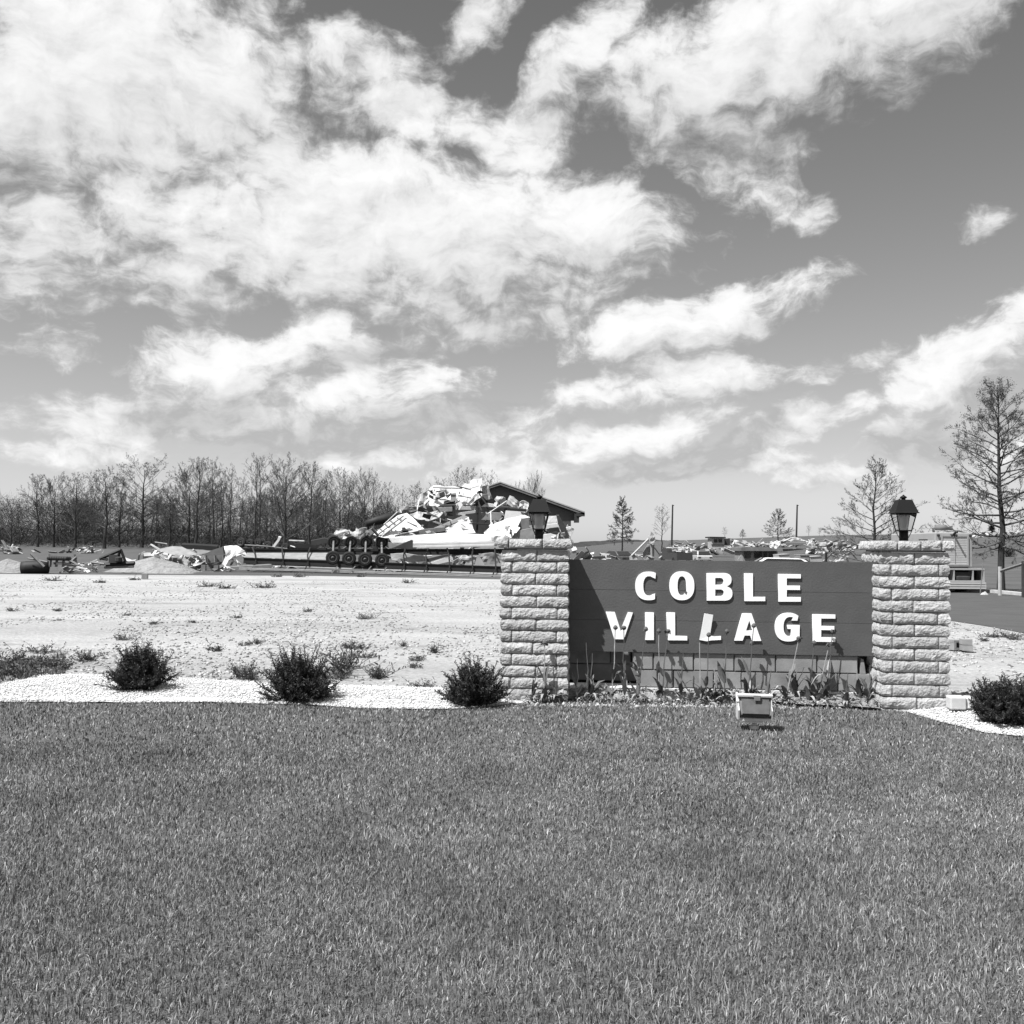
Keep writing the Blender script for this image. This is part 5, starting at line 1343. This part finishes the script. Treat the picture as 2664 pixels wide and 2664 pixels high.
# overturned barrow / drum with a plank across
bd = thing('oil_tank', Vector((P(*r4(215, 745), 40).x, 40, 0)), 'black overturned tank with a plank across it near the left edge', 'tank')
mb = MB(); mb.lathe([(.05, -.58), (.27, -.52), (.30, -.3), (.30, .3), (.27, .52), (.05, .58)], Vector((0, 0, .22)), 14, (1, .25, .05)); mb.build('drum', MT['black'], bd, True)
bar('plank', 'wood', (190, 685), (270, 765), .05, 39.5, bd, r4); bar('plank', 'wood', (170, 712), (290, 735), .03, 39.6, bd, r4)
# pipe rack with round ends
rk = thing('pipe_rack', Vector((P(*r4(360, 735), 40).x, 40, 0)), 'rack with a row of round dark pipe ends near the left edge', 'rack')
bar('beam', 'black', (298, 706), (412, 712), .07, 40, rk, r4)
for i in range(8):
    mb = MB(); p = P(*r4(305 + i * 14.5, 712 + i * .5), 39.9) - rk.location; mb.lathe([(.03, -.12), (.085, -.10), (.085, .3), (.03, .32)], p, 9, (0, 1, 0)); mb.build('pipe', MT['black'], rk, True)
for x in (312, 350, 392): bar('post', 'mid', (x, 715), (x - 6, 765), .05, 40, rk, r4)
panel('shelf', 'grey', [(300, 735), (408, 738), (404, 752), (304, 750)], 40.2, rk, r4, .4); panel('shelf', 'light', [(345, 740), (378, 738), (380, 752), (346, 752)], 39.9, rk, r4, .1)
for i, (a, b, lab) in enumerate((((408, 715), (482, 758), 'grey timber slanting right of the pipe rack'), ((412, 755), (470, 705), 'timber crossing behind that slanting one'), ((455, 690), (470, 755), 'short upright stake by the crossed timbers'), ((300, 690), (302, 715), 'thin stake left of the pipe rack'), ((560, 738), (640, 748), 'pale plank lying left of the trailer hitch'), ((640, 768), (820, 762), 'long plank lying before the trailer hitch'))):
    o = bar('timber', 'wood', a, b, .05, 40.5 + .1 * i, None, r4); tag(o, lab, 'timber')
# trailer hitch
ht = thing('trailer_hitch', Vector((P(*r4(720, 740), 41).x, 41, 0)), 'black A-shaped trailer hitch tipped up before the gravel heap', 'hitch')
for a, b, r_ in (((610, 716), (742, 660), .06), ((740, 658), (772, 742), .05), ((740, 662), (705, 742), .05), ((650, 752), (825, 742), .08), ((612, 712), (660, 720), .05), ((700, 742), (770, 738), .05)): bar('beam', 'black', a, b, r_, 41, ht, r4)
mb = MB(); mb.box(P(*r4(702, 716), 41) - ht.location, (.38, .3, .35)); mb.lathe([(.10, -.1), (.16, -.05), (.16, .1), (.05, .14)], P(*r4(728, 722), 40.8) - ht.location, 10); mb.build('jack', MT['dark'], ht)
# concrete blocks on the lot
def hollow_block(loc, rz, label, tip=False, w=.40, h=.20, d=.20):
    t = thing('concrete_block', loc, label, 'concrete block', 'concrete blocks lying on the gravel', rz)
    s_ = MB()
    for x in (-w / 2 + .02, 0, w / 2 - .02): s_.box((x, 0, h / 2), (.035, d - .06, h))
    for y in (-1, 1): s_.box((0, y * (d / 2 - .015), h / 2), (w, .03, h - .002))
    if tip: s_.box((0, 0, .012), (w - .01, d - .01, .02))
    s_.build('web', MT['block'], t)
    if tip: t.rotation_euler = (R_(90), 0, rz); t.location.z += d / 2
    return t
g = G(377, 1506); t = thing('concrete_block', g, 'single grey concrete block out on the left of the lot', 'concrete block', 'concrete blocks lying on the gravel', .2)
mb = MB(); mb.box((0, 0, .10), (.20, .2, .20)); mb.box((0, -.002, .10), (.16, .2, .14)); mb.build('web', MT['block'], t)
hollow_block(G(2480, 1688) + Vector((0, 0, .0)), .25, 'hollow concrete block with its holes facing us, nearest the right pillar', True, .24, .16, .13)
t = thing('concrete_block', G(2514, 1694), 'pale concrete block with a dark joint, right of the hollow one', 'concrete block', 'concrete blocks lying on the gravel', -.15)
mb = MB(); mb.box((0, 0, .047), (.125, .14, .070)); mb.build('web', MT['block'], t); mb = MB(); mb.box((-.006, 0, .122), (.12, .14, .068)); mb.build('upper_web', MT['block'], t)
for (x, y, lab) in ((530, 1480, 'small grey block standing before the draped white sheet, left of two'), (563, 1482, 'small grey block standing before the draped white sheet, right of two')):
    t = thing('concrete_block', G(x, y + 5), lab, 'concrete block', 'concrete blocks lying on the gravel'); mb = MB(); mb.box((0, 0, .14), (.2, .2, .28)); mb.build('web', MT['wood'], t)

# small scattered boards along the wreck's edge: past counting
def litter(name, label, spots, seed, mt='rubble'):
    rnd = random.Random(seed); mb = MB()
    for (px, py, Y, n, sx, sz, size) in spots:
        for i in range(n):
            p = P(px + rnd.gauss(0, sx), 1425, Y + rnd.uniform(-1.5, 1.5) * Y / 50); z0 = terrain(p.x, p.y); top = P(px, py, Y).z
            p.z = z0 + abs(rnd.gauss(0, .5)) * max(.05, top - z0)
            R = Matrix.Rotation(rnd.uniform(0, 6.28), 3, 'Z') @ Matrix.Rotation(rnd.gauss(0, .5), 3, 'X') @ Matrix.Rotation(rnd.gauss(0, .5), 3, 'Y')
            mb.box(p, (size * rnd.uniform(.3, 1.6), size * rnd.uniform(.1, .5), size * rnd.uniform(.03, .12)), R)
    return tag(mb.build(name, MT[mt]), label, 'debris', kind='stuff')
litter('debris', 'broken boards and scraps strewn along the foot of the wreck', [(500, 1452, 47, 60, 22, 0, .6), (470, 1450, 49, 40, 30, 0, .7), (580, 1476, 45, 16, 20, 0, .4), (700, 1424, 53, 40, 60, 0, .7), (180, 1470, 41, 20, 16, 0, .4), (240, 1462, 43, 25, 20, 0, .4), (410, 1430, 55, 40, 50, 0, .7), (1100, 1390, 47, 40, 60, 0, .5), (1180, 1300, 48, 25, 50, 0, .5), (1000, 1400, 47, 30, 40, 0, .5), (30, 1418, 100, 30, 14, 0, 1.0), (225, 1425, 110, 50, 12, 0, .9), (130, 1428, 110, 16, 60, 0, .8), (460, 1425, 100, 25, 40, 0, .8), (1500, 1445, 45, 30, 30, 0, .5)], 3)

# ------------------------------------------------------------------ field of debris beyond the boards
def s7(x, y): return (1500 + x / 2.542, 1280 + y / 2.542)
litter('debris', 'flattened homes and scattered debris across the far field', [(1800, 1420, 170, 70, 45, 0, 1.7), (1870, 1416, 200, 40, 30, 0, 1.7), (2050, 1414, 190, 80, 45, 0, 1.7), (2160, 1414, 150, 80, 40, 0, 1.4), (1640, 1440, 90, 40, 40, 0, .8), (1700, 1446, 70, 40, 40, 0, .6), (2190, 1435, 80, 60, 25, 0, .7), (1560, 1446, 60, 30, 30, 0, .6), (1960, 1416, 210, 60, 30, 0, 2.0), (2550, 1402, 150, 60, 14, 0, 1.4), (2640, 1404, 150, 50, 20, 0, 1.4), (1520, 1440, 80, 25, 20, 0, .7)], 4)
def far_thing(name, label, cat, px, Y):
    g = P(px, 1425, Y); g.z = terrain(g.x, Y); return thing(name, g, label, cat)
ft = far_thing('mobile_home', 'far roofed trailer home with two dark windows among the debris', 'mobile home', 1868, 150)
panel('wall', 'light', [(893, 305), (978, 305), (978, 372), (893, 372)], 150, ft, s7, 3); panel('roof', 'black', [(884, 295), (987, 297), (987, 304), (884, 303)], 149.6, ft, s7, 4)
for x in (910, 940): panel('window', 'dark', [(x, 313), (x + 22, 313), (x + 22, 334), (x, 334)], 149.85, ft, s7, .06)
panel('skirt', 'dark', [(893, 346), (978, 346), (978, 352), (893, 352)], 149.9, ft, s7, .2)
panel('porch', 'dark', [(980, 306), (1015, 310), (1015, 352), (980, 352)], 151, ft, s7, 1)
ft = far_thing('collapsed_home', 'caved-in far home showing a pale gable, below the right utility pole', 'wreck', 2075, 170)
panel('roof_sheet', 'light', [(1300, 340), (1375, 318), (1445, 298), (1500, 316), (1540, 350), (1480, 352), (1330, 350)], 170, ft, s7, .3, wrinkle=.4); panel('gable', 'grey', [(1395, 345), (1440, 312), (1505, 325), (1530, 352)], 169.5, ft, s7, .2); panel('siding', 'wood', [(1385, 332), (1520, 336), (1520, 350), (1385, 350)], 169, ft, s7, .2)
panel('base', 'black', [(1365, 378), (1500, 378), (1498, 392), (1368, 392)], 168, ft, s7, .3); panel('torn_sheet', 'white', [(1275, 345), (1330, 322), (1355, 335), (1320, 375), (1280, 370)], 168, ft, s7, .2, wrinkle=.3)
ft = far_thing('collapsed_home', 'heap of white crushed siding right of the roofed trailer home', 'wreck', 1930, 180)
panel('torn_sheet', 'white', [(1030, 350), (1045, 318), (1100, 335), (1150, 358), (1040, 362)], 180, ft, s7, .3, wrinkle=.3); panel('torn_sheet', 'grey', [(985, 310), (1030, 300), (1040, 330), (1000, 350)], 182, ft, s7, .3, wrinkle=.3); panel('board', 'dark', [(1020, 372), (1150, 365), (1150, 380), (1030, 385)], 178, ft, s7, .3)
ft = far_thing('collapsed_home', 'twisted far wreck of dark framing left of the right pillar', 'wreck', 2180, 120)
panel('torn_sheet', 'light', [(1560, 365), (1590, 340), (1650, 335), (1690, 350), (1640, 372)], 120, ft, s7, .2, wrinkle=.2); panel('rafter', 'black', [(1650, 362), (1720, 322), (1740, 326), (1672, 366)], 119, ft, s7, .3); panel('torn_sheet', 'grey', [(1700, 340), (1770, 318), (1800, 360), (1740, 380), (1690, 382)], 118, ft, s7, .2, wrinkle=.25)
panel('torn_sheet', 'white', [(1860, 350), (1900, 305), (1980, 312), (2000, 400), (1900, 420)], 70, ft, s7, .2, wrinkle=.15) if False else None
ft = far_thing('collapsed_home', 'flattened far home left of the roofed trailer home', 'wreck', 1795, 185)
panel('torn_sheet', 'grey', [(700, 345), (740, 336), (790, 340), (788, 362), (702, 362)], 185, ft, s7, .4, wrinkle=.3); panel('board', 'dark', [(760, 362), (880, 356), (890, 384), (780, 380)], 184, ft, s7, .3); panel('torn_sheet', 'light', [(580, 378), (610, 366), (690, 372), (690, 385), (590, 388)], 150, ft, s7, .3, wrinkle=.2); panel('torn_sheet', 'white', [(700, 388), (740, 370), (790, 388), (780, 402), (705, 402)], 140, ft, s7, .2, wrinkle=.25)
for (px, ty, by, lab) in ((1747, 1313, 1422, 'bare utility pole right of the thin multi-stemmed tree'), (2071, 1313, 1400, 'bare leaning utility pole above the caved-in home')):
    Y = 180; g = P(px, by, Y); g.z = terrain(g.x, Y) - .3; t = P(px + 3, ty, Y)
    o = thing('utility_pole', g, lab, 'utility pole', 'utility poles left standing'); mb = MB(); mb.tube([(0, 0, 0), t - g], [.20, .14], 8); mb.build('pole', MT['bark'], o); mb = MB(); mb.box(t - g + Vector((.1, 0, -.15)), (.35, .12, .12)); mb.build('cap', MT['bark'], o)
pz = P(2149, 1458, 60); pz.z = terrain(pz.x, 60); o = thing('post', pz, 'short dark post standing right of the pale boxes', 'post'); mb = MB(); tp = P(2149, 1437, 60); mb.tube([(0, 0, 0), tp - pz], .075, 7); mb.build('shaft', MT['black'], o)

# vehicles
def car(px, base_y, Y, wpx, label, paint, yaw, name='car', wagon=True):
    W_ = 1.8; Lc = 4.6
    s_ = 1.0
    g = P(px, base_y, Y); g.z = terrain(g.x, Y)
    t = thing(name, g, label, 'car', None, yaw)
    mb = MB(); side = [(-2.3, .35), (-2.3, .78), (-2.2, .92), (-1.2, .95), (1.0, .92), (2.1, .82), (2.3, .62), (2.3, .35)]
    mb.prism([Vector((-W_ / 2, y, z)) for y, z in side], (W_, 0, 0)); o = mb.build('body', MT[paint], t); b = o.modifiers.new('bevel', 'BEVEL'); b.width = .06; b.segments = 2
    top = [(-2.1, .93), (-1.75, 1.42), (.15, 1.44), (.95, .93)] if wagon else [(-1.6, .93), (-1.0, 1.36), (.2, 1.38), (.95, .93)]
    mb = MB(); vs = [Vector((s2 * (W_ / 2 - (.05 if z < 1 else .18)), y, z)) for s2 in (-1, 1) for y, z in top]
    mb.add(vs, [(0, 1, 2, 3), (7, 6, 5, 4), (0, 4, 5, 1), (1, 5, 6, 2), (2, 6, 7, 3), (3, 7, 4, 0)]); o = mb.build('cabin', MT[paint], t); b = o.modifiers.new('bevel', 'BEVEL'); b.width = .13; b.segments = 3
    def win(a, b2, c, d):
        m_ = MB(); n = (b2 - a).cross(d - a).normalized() * .015; m_.prism([q + n * -1 for q in (a, b2, c, d)], n * 2); m_.build('window', MT['glass'], t)
    def mix(a, b2, k): return a + (b2 - a) * k
    for q in ((0, 4, 5, 1), (7, 3, 2, 6), (3, 0, 1, 2), (4, 7, 6, 5)):
        A_, B_, C_, D_ = (vs[i] for i in q); cc = (A_ + B_ + C_ + D_) / 4; nn = (B_ - A_).cross(D_ - A_).normalized() * .02
        if nn.dot(cc - Vector((0, -.5, 1.1))) < 0: nn = -nn
        win(*[mix(v, cc, .14) + nn for v in (A_, B_, C_, D_)])
    for s2 in (-1, 1):
        for y in (-1.4, 1.45):
            w = thing('x', (0, 0, 0), None, None) if False else None
            m_ = MB(); m_.lathe([(.2, -.1), (.32, -.1), (.33, .0), (.32, .1), (.2, .1)], (s2 * (W_ / 2 - .1), y, .33), 14, (1, 0, 0)); wt = m_.build('wheel', MT['rubber'], t)
            m_ = MB(); m_.lathe([(.02, -.11), (.19, -.09), (.19, .09), (.02, .11)], (s2 * (W_ / 2 - .1), y, .33), 10, (1, 0, 0)); m_.build('hubcap', MT['chrome'], wt)
        for y, nm in ((-2.31, 'tail_light'), (2.31, 'headlight')):
            m_ = MB(); m_.box((s2 * .66, y, .68), (.3, .04, .14)); m_.build(nm, MT['dark'] if nm == 'tail_light' else MT['chrome'], t)
    for y in (-2.36, 2.36):
        m_ = MB(); m_.box((0, y, .46), (1.74, .1, .14)); m_.build('bumper', MT['chrome'], t)
    return t
car(1818, 1458, 110, 40, 'pale station wagon seen from behind, right of the dark pickup', 'carlight', .12)
car(2004, 1462, 31, 90, 'white sedan whose roof just shows over the board near its middle', 'white', 1.35, wagon=False).scale = (1, 1, .93)
car(1602, 1456, 90, 40, 'wrecked dark sedan with bent roof near the left pillar', 'cardark', .5, wagon=False)
def pickup(px, base_y, Y, label, yaw):
    g = P(px, base_y, Y); g.z = terrain(g.x, Y); t = thing('pickup_truck', g, label, 'pickup', None, yaw)
    mb = MB(); mb.box((0, 0, .62), (1.85, 5.0, .35)); mb.build('chassis', MT['cardark'], t)
    mb = MB(); vs = [(-.9, .1, .8), (-.9, .3, 1.75), (-.9, 1.4, 1.75), (-.9, 1.7, 1.2), (-.9, 2.5, 1.1), (-.9, 2.5, .8)]; mb.prism([Vector(v) for v in vs], (1.8, 0, 0)); mb.build('cab', MT['cardark'], t)
    for s2 in (-1, 1):
        mb = MB(); mb.box((s2 * .88, -1.2, 1.0), (.1, 2.5, .5)); mb.build('side', MT['cardark'], t)
        for y in (-1.5, 1.6): m_ = MB(); m_.lathe([(.2, -.12), (.36, -.12), (.38, 0), (.36, .12), (.2, .12)], (s2 * .82, y, .38), 14, (1, 0, 0)); m_.build('wheel', MT['rubber'], t)
    mb = MB(); mb.box((0, -2.45, 1.0), (1.75, .08, .5)); mb.build('tailgate', MT['cardark'], t)
    mb = MB(); rnd = random.Random(2)
    for i in range(30): mb.box((rnd.uniform(-.7, .7), rnd.uniform(-2.2, -.2), rnd.uniform(1.1, 1.7)), (rnd.uniform(.2, .8), rnd.uniform(.2, .9), .12), Matrix.Rotation(rnd.uniform(0, 3), 3, 'Z'))
    mb.build('load', MT['rubble'], t)
pickup(1757, 1456, 105, 'dark pickup heaped with broken boards on the far field', .25)
# trailer body with three dark windows just behind the board
tr = far_thing('utility_trailer', 'dark-roofed trailer with barred windows right behind the board', 'trailer', 1976, 62)
panel('wall', 'grey', [(1098, 385), (1170, 385), (1330, 385), (1330, 500), (1098, 500)], 62, tr, s7, 2.2); panel('roof', 'mid', [(1090, 366), (1130, 362), (1268, 366), (1330, 378), (1330, 390), (1090, 390)], 61.7, tr, s7, 2.8)
for (a, b) in ((1112, 1152), (1176, 1226), (1238, 1262), (1274, 1322)): panel('window', 'glass', [(a, 396), (b, 396), (b, 436), (a, 436)], 61.9, tr, s7, .06)
panel('ladder', 'chrome', [(1066, 450), (1088, 415), (1094, 418), (1076, 455)], 61.5, tr, s7, .05)
# pale boxes right of it
for (pts, mt, lab) in (([(1336, 416), (1408, 412), (1410, 500), (1338, 500)], 'carlight', 'wide pale appliance box right of the dark-roofed trailer'), ([(1478, 418), (1540, 418), (1540, 500), (1478, 500)], 'grey', 'grey crate between two pale boxes behind the board'), ([(1544, 430), (1622, 425), (1628, 500), (1546, 500)], 'light', 'white box left of the short dark post')):
    t = far_thing('crate', lab, 'box', s7(pts[0][0], 0)[0] + 15, 58); panel('side', mt, pts, 58, t, s7, 1.2)
    x0, y0 = pts[0]; x1, y1 = pts[1]; panel('lid', 'light', [(x0, y0 - 3), (x1, y1 - 3), (x1, y1), (x0, y0)], 57.95, t, s7, 1.3)
# bent lamp post wrapped in sheeting, the pale hump above the board
sp = far_thing('bent_post', 'bent post wrapped in torn pale sheeting above the board', 'post', 1690, 70)
bar('arm', 'light', (365, 420), (475, 310), .06, 70, sp, s7); bar('post', 'grey', (495, 300), (500, 470), .09, 70, sp, s7)
panel('sheeting', 'light', [(478, 300), (492, 262), (518, 290), (522, 330), (505, 350), (482, 335)], 69.8, sp, s7, .2, wrinkle=.12); panel('sheeting', 'grey', [(440, 400), (470, 350), (515, 350), (512, 460), (440, 470)], 70.2, sp, s7, .1, wrinkle=.14); panel('sheeting', 'grey', [(350, 430), (380, 405), (410, 450), (400, 475), (350, 470)], 70, sp, s7, .1, wrinkle=.12)
tag(panel('scrap_sheet', 'black', [(0, 405), (50, 402), (80, 390), (105, 432), (90, 445), (0, 445)], 46, f=s7, wrinkle=.1), 'black broken panel poking out right of the left pillar', 'panel')
tag(panel('scrap_sheet', 'dark', [(100, 428), (190, 424), (195, 440), (105, 442)], 48, f=s7), 'dark flat panel lying left of the wrecked sedan', 'panel')

# ------------------------------------------------------------------ utility truck on the drive, seen from behind
tY = 42.0
def tp(px, py, Y=tY): return P(px, py, Y)
tg = tp(2485, 1540); tg.z = terrain(tg.x, tY)
tk = thing('utility_truck', tg, 'grey box-bodied utility truck parked on the drive, seen from behind', 'truck')
rx0, rx1 = tp(2434, 1450).x - tg.x, tp(2531, 1450).x - tg.x
zt, zb = tp(2480, 1385).z - tg.z, tp(2480, 1476).z - tg.z
ln = 6.0; shx = .45                              # the body runs away to the left
def sk(x, y, z): return Vector((x + shx * y / ln, y, z))
def slab(mb, x0, x1, y0, y1, z0, z1):
    vs = [sk(x, y, z) for x in (x0, x1) for y in (y0, y1) for z in (z0, z1)]
    mb.add(vs, [(0, 1, 3, 2), (4, 6, 7, 5), (0, 4, 5, 1), (2, 3, 7, 6), (0, 2, 6, 4), (1, 5, 7, 3)])
mb = MB(); slab(mb, rx0 - .02, rx1, .02, ln, zb, zt); o = mb.build('body', MT['truck'], tk); b = o.modifiers.new('bevel', 'BEVEL'); b.width = .05; b.segments = 2
# roll-up rear door: slats
dx0, dx1 = tp(2452, 1450).x - tg.x, tp(2515, 1450).x - tg.x; dz0, dz1 = tp(2480, 1467).z - tg.z, tp(2480, 1396).z - tg.z
mb = MB()
for (a, b_, c, d) in ((dx0 - .07, dx0, dz0 - .06, dz1 + .06), (dx1, dx1 + .07, dz0 - .06, dz1 + .06), (dx0, dx1, dz1, dz1 + .06), (dx0, dx1, dz0 - .06, dz0)): slab(mb, a, b_, -.05, .03, c, d)
dr_ = mb.build('door_frame', MT['truck'], tk); ns = 16
for i in range(ns):
    z = dz0 + (dz1 - dz0) * i / ns; s1 = MB(); slab(s1, dx0, dx1, -.018 - .006 * (i % 2), .03, z, z + (dz1 - dz0) / ns - .014); s1.build('slat', MT['truck_light'], dr_)
s1 = MB(); s1.tube([sk((dx0 + dx1) / 2, -.04, dz0), sk((dx0 + dx1) / 2, -.04, dz1)], .012, 5); s1.build('door_seam', MT['truck'], dr_)
for x in (2441, 2475, 2481, 2487, 2524): s1 = MB(); s1.lathe([(.06, -.01), (.055, .05), (.02, .07)], sk(tp(x, 1390).x - tg.x, .0, zt - .13), 9, (0, -1, 0)); s1.build('marker_light', MT['dark'], tk)
s1 = MB(); s1.tube([sk((dx0 + dx1) / 2 - .05, -.06, zt - .08), sk((dx0 + dx1) / 2 - .05, -.35, zt + .02), sk((dx0 + dx1) / 2 - .02, -.4, zt)], .05, 6); s1.build('lamp_arm', MT['dark'], tk)
s1 = MB(); slab(s1, rx0 - .035, rx0 + .0, .9, 2.0, zt - .40, zt - .30); s1.build('vent', MT['dark'], tk)
# roof horn
s1 = MB(); p = sk((rx0 + rx1) / 2 - .65, .7, zt); s1.tube([p, p + Vector((0, 0, .16)), p + Vector((.1, 0, .24)), p + Vector((.55, 0, .22)), p + Vector((.62, 0, .20)), p + Vector((.75, 0, .19)), p + Vector((.82, 0, .20))], [.05, .06, .13, .13, .08, .09, .11], 10); s1.build('roof_horn', MT['mid'], tk, True)
# lower rear: open compartments over a ribbed step bumper
bz0, bz1 = tp(2480, 1512).z - tg.z, tp(2480, 1478).z - tg.z; bxa, bxb = rx0 - .45, tp(2553, 1490).x - tg.x
mb = MB()
for z in (bz0 - .02, bz1 - .07): slab(mb, bxa, bxb, -.35, .6, z, z + .07)
for x in (bxa, tp(2473, 1490).x - tg.x, tp(2522, 1490).x - tg.x, bxb - .05): slab(mb, x, x + .05, -.34, .6, bz0 + .05, bz1 - .07)
mb.build('tool_bay', MT['truck'], tk)
mb = MB(); slab(mb, bxa + .05, bxb - .05, .45, .5, bz0 + .05, bz1 - .07); mb.build('bay_back', MT['black'], tk)
mb = MB(); p = sk(tp(2498, 1490).x - tg.x, -.1, bz1 - .28); mb.box(p, (.7, .3, .22)); mb.lathe([(.18, -.3), (.20, -.2), (.20, .2), (.18, .3)], p + Vector((0, 0, -.16)), 10, (1, 0, 0)); mb.build('winch', MT['dark'], tk)
for k in range(3):
    z = tp(2480, 1516).z - tg.z - k * .105; s1 = MB(); slab(s1, bxa, bxb + .02, -.45, .1, z - .04, z + .035); s1.build('bumper_rib', MT['truck_light'], tk)
mb = MB(); slab(mb, bxa, bxb, -.40, .1, tp(2480, 1516).z - tg.z - .27, tp(2480, 1516).z - tg.z - .0); mb.build('bumper', MT['mid'], tk)
for x in (tp(2520, 1530).x - tg.x, tp(2520, 1530).x - tg.x - 1.75):
    m_ = MB(); m_.lathe([(.2, -.28), (.40, -.28), (.44, -.2), (.44, .2), (.40, .28), (.2, .28)], sk(x, .9, .43), 16, (1, 0, 0)); w_ = m_.build('wheel', MT['rubber'], tk)
    m_ = MB(); slab(m_, x - .45, x + .32, .35, .40, .14, .75); m_.build('mud_flap', MT['black'], tk)
mb = MB(); slab(mb, rx0, rx1 - .1, .3, ln, .55, zb); mb.build('underbody', MT['black'], tk)
mb = MB(); mb.lathe([(.02, 0), (.09, .02), (.09, .05), (.02, .06)], Vector((rx1 + .15, .5, zb + .78)), 9, (1, 0, 0)); mb.tube([(rx1 - .02, .5, zb + .74), (rx1 + .16, .5, zb + .78)], .02, 5); mb.build('mirror', MT['truck'], tk)
mb = MB(); mb.tube([(rx1 + .06, .6, zb - .02), (rx1 + .12, .6, zb + .2), (rx1 + .06, .6, zb + .5)], .05, 6); mb.build('grab_rail', MT['chrome'], tk)

# fence at the road's far side
fpos = P(2601, 1531, 39.5); fpos.z = terrain(fpos.x, fpos.y)
fn = thing('fence', fpos, 'leaning wooden post-and-rail fence before the tall tree', 'fence')
FO = fn.location
a = P(2601, 1474, FO.y); mb = MB(); mb.tube([Vector((0, 0, -.1)), a - FO], .075, 7); mb.build('post', MT['light'], fn)
b_ = P(2664, 1466, FO.y - 1.5); mb = MB(); mb.tube([P(2602, 1486, FO.y) - FO, b_ - FO, P(2730, 1450, FO.y - 3) - FO], .06, 6); mb.build('rail', MT['wood'], fn)
q = P(2663, 1536, FO.y - 1.5); q.z = terrain(q.x, q.y); mb = MB(); mb.tube([q - FO, P(2663, 1460, FO.y - 1.5) - FO], .08, 7); mb.build('post', MT['bark'], fn)
q = P(2550, 1532, 40.5); q.z = terrain(q.x, q.y); o = thing('stake', q, 'thin leaning stake beside the rear of the truck', 'stake'); mb = MB(); mb.tube([(0, 0, 0), P(2557, 1465, 40.5) - q], .02, 5); mb.build('rod', MT['wood'], o)
o = heap('stone', 2561, 1534, 40, .38, .15, 'stone', 'pale rock lying on the verge right of the truck'); o['category'] = 'rock'; o.name = 'rock'
